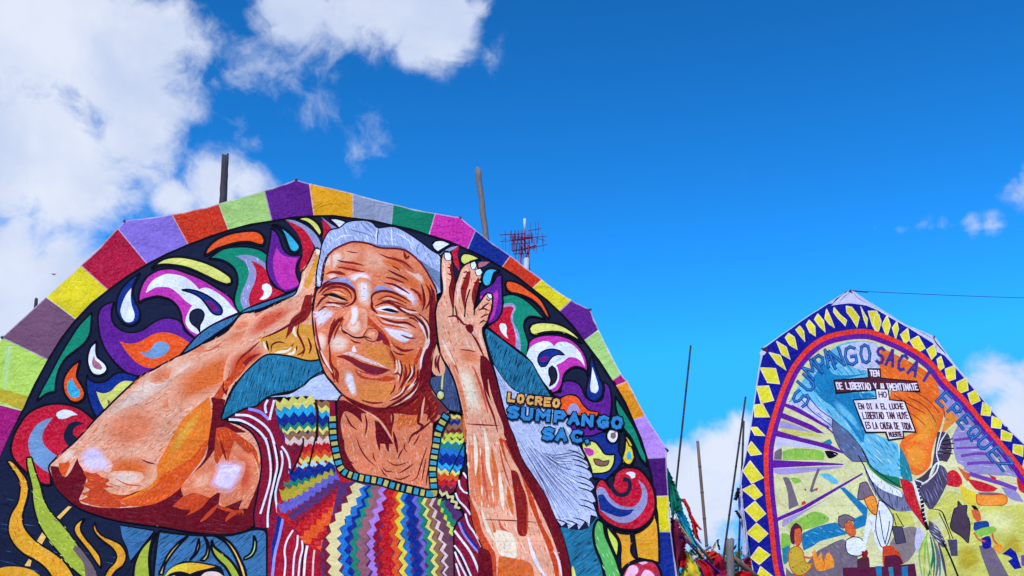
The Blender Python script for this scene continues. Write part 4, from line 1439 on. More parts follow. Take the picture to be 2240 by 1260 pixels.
h S3 60 14 2 14 .28
% T12
b CR S1 1160,540! 1290,590 1350,720 1390,850 1400,990 1290,990 1240,850 1200,700
h S2 65 9 1.8 14 .35
t S2 8 1130,560 1190,720 1240,900 1260,1060
t SP 6 1320,560 1400,760 1460,980
t S3 6 1230,1000 1240,1120 1250,1240
t SP 6 1090,420 1150,540 1190,640
t S0 7 1040,330 1090,440 1160,560
b S2 S1 1170,420 1270,400 1370,440 1410,520 1300,560 1200,510
h S2 20 7 2 14 .4
% T22
f S2 1270,50! 1400,60 1500,200 1560,400 1540,600 1420,620 1330,560 1290,400
h S1 85 7 3 24 .6
h SP 80 9 2.6 22 .4
h CR 88 12 4 30 .5
t CR 9 1420,-120 1450,60 1460,250 1500,420
t S3 8 1340,60 1360,260 1390,480
t CR 8 1330,-60 1350,120 1345,330
t S3 9 1490,60 1530,280 1580,480
t SP 7 1400,120 1420,330 1460,560
t SR 4 1560,40 1600,230 1660,420
t CR 9 1560,300 1580,450 1600,640
t S3 10 1640,420 1660,560 1690,690
t CR 7 1400,640 1450,800 1520,940
t SP 7 1560,740 1590,820 1680,880
t S3 8 1500,760 1560,960 1640,1100
f CR 1530,830! 1640,850 1700,900 1720,1090 1620,1080 1550,950
h S1 60 7 2.4 18 .4
f SR 1300,450! 1310,560 1370,700 1410,850 1500,1010 1530,1080 1540,1290! 1480,1290! 1430,1050 1340,830 1300,650
f SD 1425,1010! 1490,1040 1530,1290! 1420,1290!
f S3 1560,1080! 1700,1100 1780,1150 1800,1290! 1540,1290!
h SP 60 7 2.4 18 .5
% T23
f SD 190,0! 280,0 340,170 440,320 560,510 640,700 720,900 780,1150 790,1290! 715,1290! 700,1150 640,950 560,750 490,600 400,420 300,250 220,120 150,0!
h SX 70 7 2.4 30 .5
% T12
f SD 1390,470! 1440,480 1490,560 1530,680 1560,800 1600,940 1680,1150 1710,1230! 1640,1230 1570,1080 1500,900 1430,760 1390,620
h SX 75 7 2.4 26 .5
t S1 6 1460,680 1480,800 1530,950 1590,1100 1600,1240
t SX 5 1410,700 1450,850 1510,1000 1550,1150
t SX 3 1260,1075 1400,1080 1560,1085
% T23
f SR 130,-10! 185,0 300,250 400,420 470,600 520,760 600,920 660,1080 690,1290! 655,1290! 600,1060 500,800 420,600 370,430 260,300 180,150
f S1 170,10! 260,180 330,300 380,480 370,540 320,400 240,260 190,130
f SX 240,270! 300,290 340,400 385,520 390,700 390,850 370,890 330,890 300,840 295,700 270,500
h SR 85 8 2.4 26 .4
t SR 4 392,560 395,720 388,870
f SR -40,900! 10,900 60,1020 90,1100 110,1290! 60,1290! 40,1120
f SD -60,1010! 20,1020 60,1080 80,1290! -60,1290!
t WH 8 400,900 440,1050 500,1180 570,1285
t WH 4 630,1020 680,1120 710,1270
t WH 3 660,1050 690,1045
t WH 3 680,1130 700,1120
t SX 2.5 0,735 250,742 500,760
f CR 80,860! 200,850 240,1000 200,1080 130,1050
h S1 60 6 2.4 16 .5
f S3 180,1130! 330,1110 430,1160 460,1290! 120,1290!
h SP 60 8 2 18 .5
@ painted_hand T02 >painted_forearm
f SD 1128,770! 1138,850 1162,1000 1155,1090 1142,1250! 1115,1150 1100,1050 1122,930 1108,840
f SX 1270,870! 1300,860 1285,990 1262,1070 1245,1240! 1210,1060 1235,960
f SX 1370,920! 1385,940 1365,1030 1345,1130 1335,1220! 1310,1110 1330,1000
l K 3 1158,960 1162,1010 1147,1100 1140,1290
l K 3 1295,1040 1262,1150 1245,1300
l K 3 1372,1030 1345,1150 1332,1280
t SD 4 1085,830 1105,835 1120,850
t SD 4 1090,890 1110,900 1130,910
t SD 4 1085,940 1110,960
t SD 4 1220,940 1250,930 1280,945
t SD 4 1230,880 1260,870 1290,880
t SD 4 1205,1040 1230,1030 1260,1040
t SD 4 1320,980 1350,970 1375,980
t SD 4 1330,1040 1350,1080 1330,1130
t SX 5 1100,1020 1130,1100 1135,1200
t S0 6 1060,800 1060,950 1070,1100
t S0 5 1230,900 1190,1050 1180,1180
f W/K2 1060,690! 1110,690 1125,720 1120,760 1080,770 1060,740
f W/K2 1300,780! 1340,765 1355,800 1340,840 1315,850 1300,820
f W/K2 1340,850! 1390,835 1410,870 1390,905 1355,905
f W/K2 1450,1070! 1490,1075 1500,1110 1480,1125 1455,1100
t K 3 1440,1120 1470,1140 1490,1120
t SD 4 1390,1230 1430,1190 1470,1160
% T12
t SD 5 1090,130 1170,120 1240,190 1290,195
t SD 4 1160,20 1175,110 1190,180
f SD 1250,210! 1290,185 1320,195 1328,240 1300,275 1270,250
t SD 5 1300,260 1350,330 1400,430 1425,480
l K 3 1415,250 1440,370 1465,460
t SX 4 1390,130 1430,100 1470,90
t SD 4 1370,60 1420,40 1470,60
t SD 4 1380,180 1420,150 1450,160
t S0 5 1380,250 1400,350 1430,420
t SX 3 1200,420 1280,425 1350,440
@ painted_earring T12 >painted_face
l EY 4 1048,645 1042,700 1036,780
f EY/K2 1025,790 1055,805 1060,835 1045,865 1020,872 995,855 990,825 1003,800
f W 1010,805! 1030,802 1035,825 1015,830
'''
LK.draw(LART)
LK.halo = False
LK.draw(PORTRAIT)
# block lettering, letter by letter: centre, width, height, slant
def block(k, part, ch, cx, cy, w, h, rot, weight, colour, edge, tile):
    x0, y0, s_ = TILES[tile]
    c, s2 = math.cos(R(rot)), math.sin(R(rot))
    X = (w * c / s_, w * s2 / s_); Yv = (-h * s2 / s_, h * c / s_)
    O = (x0 + cx / s_ - X[0] / 2 - Yv[0] / 2, y0 + cy / s_ - X[1] / 2 - Yv[1] / 2)
    tr = letter_tris(ch, O, X, Yv, weight + 5.5)
    k.add(part, [t for q in tr for t in q], edge, None, True)
    for q in letter_tris(ch, O, X, Yv, weight):
        k.add(part, q, colour)
for ch, x, y in zip('LOCREO', (290, 440, 595, 735, 880, 1020), (215, 240, 262, 280, 300, 322)):
    block(LK, LK.newpart('painted_letter'), ch, x, y, 84, 112, 5, 5.6, 'TG', 'K', 'L4')
for ch, x, y in zip('SUMPANGO', (320, 545, 805, 1080, 1310, 1530, 1780, 2010), (450, 480, 512, 545, 580, 612, 640, 655)):
    block(LK, LK.newpart('painted_letter'), ch, x, y, 138 if ch != 'M' else 175, 150, 5.5, 7.8, 'TX', 'K', 'L4')
for ch, x, y in zip('SAC.', (890, 1105, 1355, 1530), (810, 835, 860, 880)):
    block(LK, LK.newpart('painted_letter'), ch, x, y, 138 if ch != '.' else 40, 150, 4, 7.8, 'TX', 'K', 'L4')

# ------------------------------------------------------------------ right kite
RK = Kite(1965, 1660, 18.6, R(10), R(-6), 9)
rout = [(1859, 635), (1920, 674), (1989, 714), (2044, 736), (2080, 788), (2202, 935), (2240, 972), (2330, 1085), (2385, 1240), (2360, 1420), (2270, 1570), (2120, 1650),
        (1950, 1670), (1800, 1610), (1700, 1470), (1651, 1262), (1641, 1219), (1633, 1169), (1625, 1113), (1620, 1067), (1623, 1034), (1633, 986), (1642, 935), (1651, 874), (1661, 803), (1667, 765)]
RK.add(('backing_sheet', 0), tri_poly(rout), 'rW')
nout = [(1740, 715), (1812, 668), (1840, 666), (1864, 666), (1895, 670), (1920, 680), (1989, 717), (2040, 750), (2078, 790), (2202, 937), (2240, 975), (2326, 1088), (2380, 1240), (2355, 1416), (2266, 1566), (2118, 1646),
        (1950, 1666), (1804, 1606), (1704, 1468), (1652, 1262), (1642, 1219), (1634, 1169), (1626, 1113), (1621, 1067), (1624, 1034), (1634, 986), (1643, 935), (1652, 874), (1663, 803), (1672, 764)]
RK.add(('border_sheet', 0), tri_poly(nout), 'rN')
RING = 'R10 460,1420 400,1260 372,1100 342,850 312,600 298,400 298,200 325,50'
ring = [(1716, 1300), (1702, 1260), (1694, 1219), (1687, 1156), (1679, 1092), (1676, 1042), (1676, 991), (1682, 953), (1702, 884), (1717, 843), (1737, 803), (1768, 767), (1803, 744), (1844, 732),
        (1879, 727), (1910, 729), (1958, 746), (2004, 770), (2037, 795), (2055, 816), (2072, 838), (2113, 879), (2156, 932), (2189, 973), (2217, 1009), (2240, 1042), (2290, 1130), (2315, 1250), (2290, 1400), (2220, 1510), (2110, 1580),
        (1950, 1595), (1830, 1550), (1750, 1440)]
RG = smooth(ring, [False] * len(ring), True, 10)
RK.add(('picture_field', 0), tri_poly(RG), 'rI')
RDIA = '''R00 985,205 1035,215 1100,300 1080,390 1030,310 990,260
R00 1110,205 1145,270 1170,310 1165,385 1140,320
R00 1175,245 1250,240 1290,330 1270,400 1255,440 1210,360
R00 815,235 850,310 885,400 840,370 800,320
R00 880,220 930,280 990,330 980,380 910,310 875,260
R00 740,280 790,340 805,440 750,385 710,330
R00 665,335 715,390 720,475 670,440 640,375
R00 585,385 620,430 630,520 590,470 550,415
R00 490,445 540,480 565,585 500,545 460,480
R00 385,510 470,560 505,665 430,620
R00 320,605 420,630 470,755 390,700
R00 245,735 380,740 415,870 310,860
R00 215,890 320,885 365,1010 255,1035
R00 195,1045 270,1040 330,1155 200,1150
R10 165,-20 220,-20 290,60 200,50
R10 170,105 260,220 165,230 132,170
R10 160,275 275,430 170,475 97,365
R10 190,480 265,580 200,620 90,525
R10 200,630 295,740 210,805 110,700
R10 215,815 315,905 235,975 128,895
R10 235,1010 335,1080 240,1160 165,1100
R10 250,1175 370,1270 260,1360 215,1270
R01 -30,280 10,270 25,350 0,430 -40,350
R01 80,275 110,360 80,470 35,360
R01 165,325 180,390 155,490 125,380
R01 260,382 275,480 235,525 195,440
R01 350,450 410,560 340,600 275,490
R01 490,525 505,610 465,655 420,570
R01 545,625 575,720 530,755 510,650
R01 665,705 670,820 600,845 580,735
R01 765,812 780,920 695,950 680,850
R01 845,917 885,1010 805,1045 775,950
R01 905,1022 980,1070 970,1140 890,1130
R01 985,1140 1075,1180 1060,1250 980,1240
R11 1065,0 1160,42 1145,105 1060,90
R11 1165,130 1250,142 1245,240 1160,205
R11 1255,270 1320,300 1310,380 1240,340'''
for i, ln in enumerate(RDIA.splitlines()):
    k_ = ln.split()
    pts, _ = parse_pts(k_[1:], k_[0])
    RK.add(('paper_diamond', i), tri_poly(pts), 'rY')
    RK.add(('paper_diamond', i), stroke_tris(pts + [pts[0]], 1.8), 'CR')
RART = '''
@ apex_flap R00
f rW 855,207! 930,130! 1020,62! 1060,75 1150,150 1262,218! 1210,205 1130,190 1040,180 940,190
t L 3 1030,70 960,130 920,185
t L 3 1050,80 1090,130 1180,180
t K 3 1000,70 930,120 870,185
f rD 1005,75! 1020,58 1045,62 1040,90
@ side_flap R01
f rW 280,365! 350,395 450,440 490,470 560,560 640,662! 540,600 505,590! 500,520 470,490 350,435
t K 2.5 470,445 510,520 600,620
t L 3 300,380 400,430 480,480
@ corner_knot R00
f rX 255,575! 285,555 315,575 300,600 265,600
f rW 240,610! 255,590 300,605 255,640
@ painted_sky V
f rC 250,520! 300,440 380,345 470,278 560,262 625,270! 650,390! 640,470! 620,500! 600,640! 715,690! 735,835! 660,830 600,790 520,700 440,600 380,570 300,540
h rT 50 5 2.6 30 .55
h W 48 9 1.8 26 .35
f rT 335,440! 400,362 440,400 500,405 590,395! 450,430! 455,475 600,475! 625,490! 530,508! 575,650! 560,690 500,600 440,540 385,500
h rB 55 5 2.6 36 .6
h rC 50 12 2 30 .3
b rC rT 440,500 500,540 550,600 560,650 500,590 450,550
f rW 470,285! 560,265 625,272! 645,385! 590,385 520,370 480,330
h rC 40 7 2 18 .5
f rW 245,528! 300,500 350,520 430,580 500,660! 430,640 350,590
h rT 40 7 1.8 26 .45
h W 40 8 2.2 26 .45
l rJ 2.2 300,505 350,560 420,610 480,670
l rJ 2.2 330,490 380,550 450,600 520,690
l rU 2.6 262,535 320,565 390,610 450,660
l rX 1.8 380,600 430,640 470,690
@ orange_field V
f rO 640,285! 720,325 800,365 872,410! 902,470 912,560 885,640! 862,720 850,790 800,828 758,812! 722,700! 740,660! 792,640! 752,530! 680,508! 692,430! 640,400
h rA 40 6 2.6 34 .4
b rA rO 770,560 850,530 905,570 890,640 850,700 790,720 750,690 800,640
b rA rO 740,700 800,680 850,720 840,790 790,815 755,780
h ZF 25 12 1.8 22 .3
l SX 1.8 700,480 760,520 830,560
l SX 1.8 760,490 830,530 880,600
l SX 1.5 790,470 850,510 890,560
l SX 1.5 745,540 800,580 830,610
l rX 2 880,420 905,500 915,580
@ purple_rays V
f rA 868,400! 930,480 1000,580 960,600 930,625 900,650! 915,560
h rU 50 7 2 22 .5
f rV 880,395! 960,485 1080,620 1200,780 1240,855! 1190,830 1090,705 980,595 900,500
h rJ 52 7 2.4 26 .45
h W 50 10 1.6 20 .35
% R11
f rV 640,60! 700,-60! 830,-40 890,60 1010,250 1100,380! 1200,420! 960,390 800,370 690,280
h rW 5 8 2 30 .4
l rU 6 660,80 800,70 900,90
l rU 5 680,150 800,150 930,150
l rU 6 720,220 850,205 970,215
l rU 7 770,290 900,285 1020,290
l rV 4 1000,330 1200,400
@ red_yellow_bird R11
f rI 600,290! 690,280 750,330 640,330
f r3 595,370! 640,340 690,360 730,440 700,490 590,465
h ZO 70 8 2 14 .4
f rK 690,310! 760,360 800,380 770,440
f r3 770,420! 860,440 950,470 1030,510! 1000,535 860,522
l rU 9 790,375 900,415 1050,465 1190,525
f rI 1000,400! 1100,405 1190,420! 1180,470 1080,440
f r3 955,390! 1020,420 1000,450
f r3 1190,420! 1270,430! 1290,580! 1210,530
f ZF 710,470! 800,520 860,560 850,650! 760,640 720,560
f rA/SR2 850,560! 980,565 1090,570 1110,620 1080,655 950,660 860,640
f rM 860,540! 1000,545 1080,560! 900,560
f rV 1060,500! 1180,540 1250,640! 1130,600
@ yellow_field R11
f rL 430,700! 500,650 590,540 650,530 720,560 780,640 850,655 1100,665 1240,660 1330,760! 1330,1400! 600,1400! 560,1100 450,860
h r5 -35 8 2.6 26 .6
h rH -30 18 2 16 .3
f rL 0,560! 100,660 280,710! 330,830! 220,830 120,830 60,700
b r5 rL 850,700 1050,690 1200,760 1150,900 950,900 830,800
b rI rL 450,760 560,720 600,860 540,960 470,880
b ZV rL 700,1000 850,1000 900,1150 780,1240 680,1160
b ZV rL 1000,1080 1160,900 1260,980 1240,1100 1120,1040
h ZV -35 16 1.6 20 .4
h rM -30 40 1.4 8 .3
@ dark_rock R11
f rD/K2 660,680! 690,665 690,610 730,655 770,650 765,720 795,820 780,980! 720,920 630,850 640,750
h rF 60 6 2 24 .5
@ hanging_bag R11
p rJ 600,945 685,945 690,1085 635,1085
p rF 605,950 680,950 685,1080 640,1080
l K 2 560,720 650,940
l K 2 530,715 600,860 625,945
@ hanging_bag R11
f r1 200,850! 330,840 340,1000 260,1130 150,1150 100,1000
h rM 60 7 2 20 .5
p rF/K2 120,835 210,835 245,970 160,985
l K 2 130,720 160,835
l K 2 155,720 225,838
@ grass_tail R11
f rF 440,780! 520,840 600,1000! 560,1010 450,880
h W 35 4 1.4 30 .8
f rW 340,830! 400,880 390,1000 350,1070! 320,980
t rH 5 430,870 410,1000 400,1290
t rL 5 440,880 380,1050 450,1290
t rE 5 450,900 480,1080 430,1290
t rH 4 430,890 360,1060 390,1290
t rQ 5 470,920 530,1080 540,1290
t rM 6 480,930 520,1100 500,1290
t rE 4 460,920 490,1100 480,1290
t rH 4 420,900 440,1100 470,1290
t rF 6 520,960 560,1100 600,1290
l K 4 560,960 620,1080 710,1290
@ painted_villager R11
f rM 870,1000! 980,1010 1040,1100 1150,1290! 980,1290! 900,1100
h rU 60 8 2 20 .3
f K 805,650! 840,655 870,700 830,690
f rK 805,690! 870,700 890,780 860,800 820,750
f rJ 830,800! 940,790 950,850 830,870
f rN 890,940! 960,920 975,1010 910,1025
f rH 830,880! 900,850 1000,840 1015,880 900,920 850,920
l rK 4 830,890 870,950 925,965
l rK 4 985,895 1000,960 1060,1020
@ blue_mark R11
p rN 1070,1070 1140,1020 1190,1060 1240,1190 1180,1200 1120,1130 1160,1110 1130,1090
p rU 1230,1085 1290,1070 1290,1180 1240,1170
f rA 990,1000! 1060,990 1070,1060 1010,1040
@ ray_landscape R10
f rW 380,60! 560,80 800,140 860,170 600,160 440,150 390,200
f rI 360,345! 960,320! 1130,370! 900,520 600,690 400,770! 380,600
h rL 60 9 2.4 22 .5
f rI 400,780! 640,690 900,540 1130,380! 1260,560! 1260,900! 620,1000 440,1000
h r5 40 9 2.6 24 .5
h rH 60 12 2 16 .35
b rH rI 480,800 600,760 650,850 560,930 480,900
h ZV 40 14 1.6 16 .3
f r4 360,345! 700,335 960,325 700,375 400,400
f rH 440,195! 560,170 780,190 790,270! 440,270!
h rL 80 7 2 16 .5
f rM 370,200! 430,170 430,270! 365,265!
f rI 480,-10! 620,30 800,90 860,110 700,100
f rQ 770,120! 850,80 870,110 830,150
f K 800,190! 850,185 920,210 870,250 830,250
h W 30 5 1.6 8 .4
f rM 440,430! 490,430 540,560 575,665! 490,705! 480,560
l rM 6 750,350 710,450 680,550
l rM 4 680,550 740,520
f SR 630,520 645,530 635,545 622,535
f SR 720,520 740,520 735,545 715,540
f SR 600,640! 630,625 640,650 600,665
f rC 750,400! 830,390 920,460 880,480
f rH 500,430! 560,430 600,460 540,480
h rE 70 6 1.6 16 .5
% R00
f rI 470,1075! 600,1120 760,1220 880,1300! 700,1260 450,1120!
f rL 430,1170! 600,1230 780,1320! 440,1320!
p rP 468,1036 560,1070 720,1160 850,1235 830,1245 660,1162 455,1062
p rP 440,1120 700,1225 800,1290 740,1290 425,1165
f r4 425,1185! 560,1230 700,1290! 410,1250!
% R10
p rP 360,270 600,285 960,300 960,310 600,330 355,342
p rP 395,770 600,680 880,520 1130,370 1130,387 890,540 620,705 395,803
p rP 380,10 600,75 850,130 980,200 970,210 760,152 375,62
f r4 440,790! 640,700 860,590 700,680 560,770 440,850
f rH 580,780! 700,720 800,740 830,800 620,870
h rE 70 8 1.6 16 .3
f rH 430,900! 500,920 500,1030 430,1040
f rB 610,900! 750,840 900,810 940,860 1000,900 900,930 760,970 700,1010 620,1050! 600,960
h rC 20 10 2 16 .35
p rB 930,510 970,505 1170,680 1160,830 1060,870 1040,780 1130,740 1080,680
f rQ 435,1030! 500,1010 490,1130 450,1160
f rM 740,1050! 960,950 990,1060 1085,1090! 1100,1400! 470,1400! 470,1190! 560,1240
h r1 50 8 2.4 24 .5
h rU 60 14 1.6 16 .2
@ bird_wing V
f rG/rF2 435,590! 500,640 560,712 592,772! 520,772! 470,722 440,650
h rF 50 5 2 30 .6
h rC 50 14 1.4 20 .3
f rE 575,765! 640,818 722,838! 728,885! 660,855 600,805
h rT 30 6 2 18 .4
f rS 568,790! 640,850 725,895 772,982! 700,982 640,942 595,872
h K 82 3.4 1.6 30 .85
f W 575,795! 650,855 725,898 732,925! 640,888 588,832
h K 80 4.5 1.2 14 .6
l K 2.4 545,745 570,790 600,855 640,930 700,980
l K 2 560,712 600,790 680,850 735,885
@ bird_body V
f rQ 725,700! 748,745 768,800 778,855! 735,842 724,780
h rE 75 5 2 24 .5
h rC 75 9 1.4 14 .3
f r3/rX1 724,842! 772,862 794,930 838,1062! 800,1012 750,942
h SR 60 7 1.8 14 .4
p W 776,852 798,852 818,942 802,942
l K 7 792,850 815,930 822,1000 842,1062
l W 2 786,860 802,855
l W 2 790,875 808,870
l W 2 795,890 812,886
l W 2 799,906 816,901
l W 2 803,922 820,917
l W 2 806,938 824,933
l W 2 810,955 828,950
l W 2 814,972 831,966
l W 2 818,990 834,984
l W 2 822,1008 838,1002
l W 2 828,1026 842,1020
@ dark_plumage V
f rD 885,640! 930,650 945,720 925,770! 890,765 860,795! 872,720
h rV 10 5 1.4 18 .5
f rF 880,780! 912,792 928,840 906,902 860,975 830,952 804,890 850,850
h rV 68 3.4 1.2 40 .75
h K 66 4 1.2 40 .7
f rD 785,850! 820,830 850,800 880,775! 850,830 835,860 800,878
l W 3 850,835 865,795 888,772 880,810 850,845 815,868
l W 2.6 790,850 815,858 825,868
l W 2.4 900,640 885,700 882,740 892,772
l W 2.4 925,640 900,680 888,720
l K 2 905,680 950,670
l K 2 905,695 955,690
l K 2 905,712 955,712
l K 2 905,730 950,735
t K 2.4 860,975 900,985 925,1040
@ painted_villager R10
f rZ 510,860! 550,815 600,850 605,900 560,870 540,1000 515,990 500,920
f rK/SX1 540,870! 590,860 605,950 570,1015 540,960
t K 2 565,905 585,900
t K 2 575,930 595,940
t SX 2 570,965 590,965
f r2/SR2 500,1040! 560,1010 610,1050 640,1150 700,1160 640,1240 560,1255 510,1200 490,1110
h K 50 7 1.6 8 .4
l rK 4 620,1100 680,1110 720,1080
f rA 690,1060! 720,1040 740,1110 770,1060 790,1140 830,1060 880,1130 880,1190! 740,1215
h SR 80 6 1.4 12 .4
@ painted_villager R10
f rM/rX2 920,760! 980,740 1050,770 1060,800 1000,790 960,860 920,820
f rK/SX1 970,820! 1030,800 1070,900 1030,930 980,880
t K 2 1005,840 1030,835
t K 2 1035,890 1055,885
f W/K2 985,960! 1050,930 1130,960 1120,1080 1020,1080 985,1030
f rX 1080,1120! 1180,1100 1190,1290! 1090,1290!
f SX 1120,1050! 1170,1040 1170,1090 1130,1110
@ painted_villager R10
f rM/rX2 1105,470! 1160,450 1200,520 1230,580! 1130,605 1085,600
h rX 70 6 1.6 16 .4
f rA/SX2 1140,600! 1225,570 1258,680 1240,740 1180,690
t K 2 1170,620 1195,612
t K 2 1205,610 1225,603
t SX 3 1200,640 1215,680
t SX 3 1205,705 1240,695
f W 1160,780! 1220,745 1300,820 1370,900! 1330,1100! 1250,1000 1200,860 1150,1050! 1120,1050
h rV 70 9 1.6 18 .3
% R11
f W/K2 10,610! 60,640 130,760 110,900 75,1000 30,1010 -20,850
l K 2 10,700 40,900 65,990
l K 2 100,790 90,870 60,990
f SR 40,1010! 110,1000 180,1050 225,1150! 60,1190
f rZ 60,1090! 170,1080 225,1150! 70,1190
f rZ -300,1190! 0,1180 320,1150! 345,1300! -300,1300!
p rB -20,1175 30,1172 40,1300 0,1300
p rQ 90,1185 130,1180 140,1300 110,1300
p rB 205,1180 260,1170 262,1300 215,1300
'''
RK.draw(RART)
cx_, cy_ = 1960, 1120
def inset(d):
    out = []
    n = len(RG)
    for i in range(n):
        a, b = RG[i - 1], RG[(i + 1) % n]
        dx, dy = b[0] - a[0], b[1] - a[1]
        m = math.hypot(dx, dy) or 1
        out.append((RG[i][0] - dy / m * d, RG[i][1] + dx / m * d))
    return out
in1 = inset(10)
if math.dist(in1[0], (cx_, cy_)) > math.dist(RG[0], (cx_, cy_)):
    in1 = inset(-10)
RK.add(('purple_ring', 0), stroke_tris(in1 + in1[:2], 11), 'rP')
RK.add(('red_ring', 0), stroke_tris(RG + RG[:2], 10.5), 'rR')
# lettering round the ring, one letter after another: centre in the frame, turn, width, height
RLET = [('S', 1752, 872, -58, 34, 40), ('U', 1764, 838, -50, 26, 42), ('M', 1776, 810, -44, 30, 42), ('P', 1796, 796, -36, 22, 42), ('A', 1812, 784, -28, 24, 42), ('N', 1830, 785, -22, 28, 46),
        ('G', 1860, 779, -10, 30, 46), ('O', 1893, 774, -6, 26, 46), ('S', 1926, 777, 6, 17, 40), ('A', 1949, 782, 12, 20, 40), ('C', 1974, 792, 18, 19, 38), ('A', 2000, 804, 24, 22, 36), ('T', 2029, 819, 32, 20, 34),
        ('E', 2066, 872, 46, 24, 34), ('P', 2090, 896, 48, 24, 34), ('E', 2112, 920, 50, 24, 34), ('Q', 2132, 944, 50, 26, 34), ('U', 2154, 968, 52, 26, 34), ('E', 2176, 994, 52, 26, 34), ('Z', 2198, 1016, 54, 26, 32)]
TILES['PX1'] = (0, 0, 1)
for i, (ch, x, y, rot, w_, h_) in enumerate(RLET):
    c, s2 = math.cos(R(rot)), math.sin(R(rot))
    X = (w_ * c * .78, w_ * s2 * .78); Yv = (-h_ * s2 * .82, h_ * c * .82)
    O = (x - X[0] / 2 - Yv[0] / 2, y - X[1] / 2 - Yv[1] / 2)
    pl_ = RK.newpart('painted_letter')
    for q in letter_tris(ch, O, X, Yv, 6.4): RK.add(pl_, q, 'rJ')
    for q in letter_tris(ch, O, X, Yv, 2.2): RK.add(pl_, q, 'TX' if i < 8 or i > 12 else 'rP')
RK.draw('''
@ maroon_banner B1
p K 555,255 725,255 735,365 1185,405 1230,545 800,505 160,575 130,405 570,365
p rX 570,268 712,268 722,375 1172,415 1212,532 800,492 172,560 145,418 585,378
w WH 2.6 TEN 590,285 700,285 600,350
w WH 2.5 DE_LIBERTAD_Y_ALIMENTINATE 165,440 1180,440 185,515
@ white_placard B1
p K 655,500 830,500 850,625 1040,645 1185,1045 1020,1040 1030,1120 820,1155 785,1050 535,1060 375,640 670,615
p WH 672,512 815,512 838,640 1025,660 1160,1030 1002,1022 1010,1108 835,1135 802,1035 550,1040 395,655 685,630
w rX 2.4 HO 705,540 800,540 712,605
w rX 2.4 EN_DI_A_EL_LUCHE 445,690 1005,680 460,755
w rX 2.4 LIBERTAD_TAN_HUYE 495,795 1060,790 515,875
w rX 2.4 ES_LA_CAUSA_DE_TODA 535,920 1100,925 555,1000
w rX 2.4 MUERTE 830,1045 985,1040 845,1100
''')

# ------------------------------------------------------------------ build the kites
def tag(o, label=None, cat=None, group=None, kind=None):
    if label: o['label'] = label
    if cat: o['category'] = cat
    if group: o['group'] = group
    if kind: o['kind'] = kind
    return o

def mesh_obj(name, verts, faces, mat, parent=None, smooth_=False):
    me = bpy.data.meshes.new(name)
    me.from_pydata([tuple(v) for v in verts], [], faces)
    me.update()
    me.materials.append(mat)
    if smooth_:
        me.polygons.foreach_set('use_smooth', [True] * len(me.polygons))
    o = bpy.data.objects.new(name, me)
    if parent: o.parent = parent
    col.objects.link(o)
    return o

class MB:
    def __init__(s): s.v = []; s.f = []
    def tube(s, pts, rad, n=8, cap=True):
        """rad: number or list"""
        pts = [Vector(p) for p in pts]
        rs = rad if isinstance(rad, (list, tuple)) else [rad] * len(pts)
        ring0 = None
        base = len(s.v)
        d0 = (pts[1] - pts[0]).normalized()
        ref = Vector((0, 0, 1)) if abs(d0.z) < .9 else Vector((1, 0, 0))
        for i, p in enumerate(pts):
            d = (pts[min(i + 1, len(pts) - 1)] - pts[max(i - 1, 0)]).normalized()
            a = d.cross(ref).normalized(); b = d.cross(a)
            for k in range(n):
                an = 2 * math.pi * k / n
                s.v.append(p + (a * math.cos(an) + b * math.sin(an)) * rs[i])
        for i in range(len(pts) - 1):
            for k in range(n):
                q = base + i * n
                s.f.append((q + k, q + (k + 1) % n, q + n + (k + 1) % n, q + n + k))
        if cap:
            s.f.append(tuple(base + k for k in range(n))[::-1])
            s.f.append(tuple(base + (len(pts) - 1) * n + k for k in range(n)))
        return s
    def box(s, c, sx, sy, sz):
        b = len(s.v)
        for z in (-1, 1):
            for x, y in ((-1, -1), (1, -1), (1, 1), (-1, 1)):
                s.v.append(Vector(c) + Vector((x * sx / 2, y * sy / 2, z * sz / 2)))
        s.f += [tuple(b + i for i in f) for f in ((3, 2, 1, 0), (4, 5, 6, 7), (0, 1, 5, 4), (1, 2, 6, 5), (2, 3, 7, 6), (3, 0, 4, 7))]
        return s
    def build(s, name, mat, parent=None, sm=True):
        return mesh_obj(name, s.v, s.f, mat, parent, sm)

M_BAMBOO = plain('weathered_bamboo', (122, 98, 84), .7, .4, 5, .4, 40, stretch=(6, 6, .8))
M_BAMBOO2 = plain('dark_bamboo', (62, 54, 52), .7, .4, 5, .4, 40, stretch=(6, 6, .8))
M_ROPE = plain('rope', (84, 92, 116), .9, .2, 20)
lroot = LK.build('giant_kite')
tag(lroot, 'huge round paper kite with a portrait of an old woman holding her head', 'kite')
rroot = RK.build('giant_kite')
tag(rroot, 'paper kite with blue and yellow diamond border and red ring at the right', 'kite')

def frame_of(k, ctr, rim, n0):
    """bamboo ribs behind the paper, as parts"""
    c = k.uv(ctr)
    for i, p in enumerate(rim):
        q = k.uv(p)
        mb = MB().tube([(c[0], c[1], -.11 - .012 * i), (q[0], q[1], -.10 - .004 * i)], .032, 7)
        mb.build('bamboo_rib', M_BAMBOO, k.root)
frame_of(LK, (705, 1218), [(272, 490), (649, 404), (1006, 479), (1286, 680), (1452, 990), (0, 750), circ(60, 785), circ(90, 785), circ(120, 785), circ(165, 785), circ(20, 785)], 0)
frame_of(RK, (1965, 1150), [(1860, 642), (1671, 770), (2040, 740), (2200, 938), (1624, 1060), (2350, 1280), (1960, 1655), (1740, 1490)], 0)

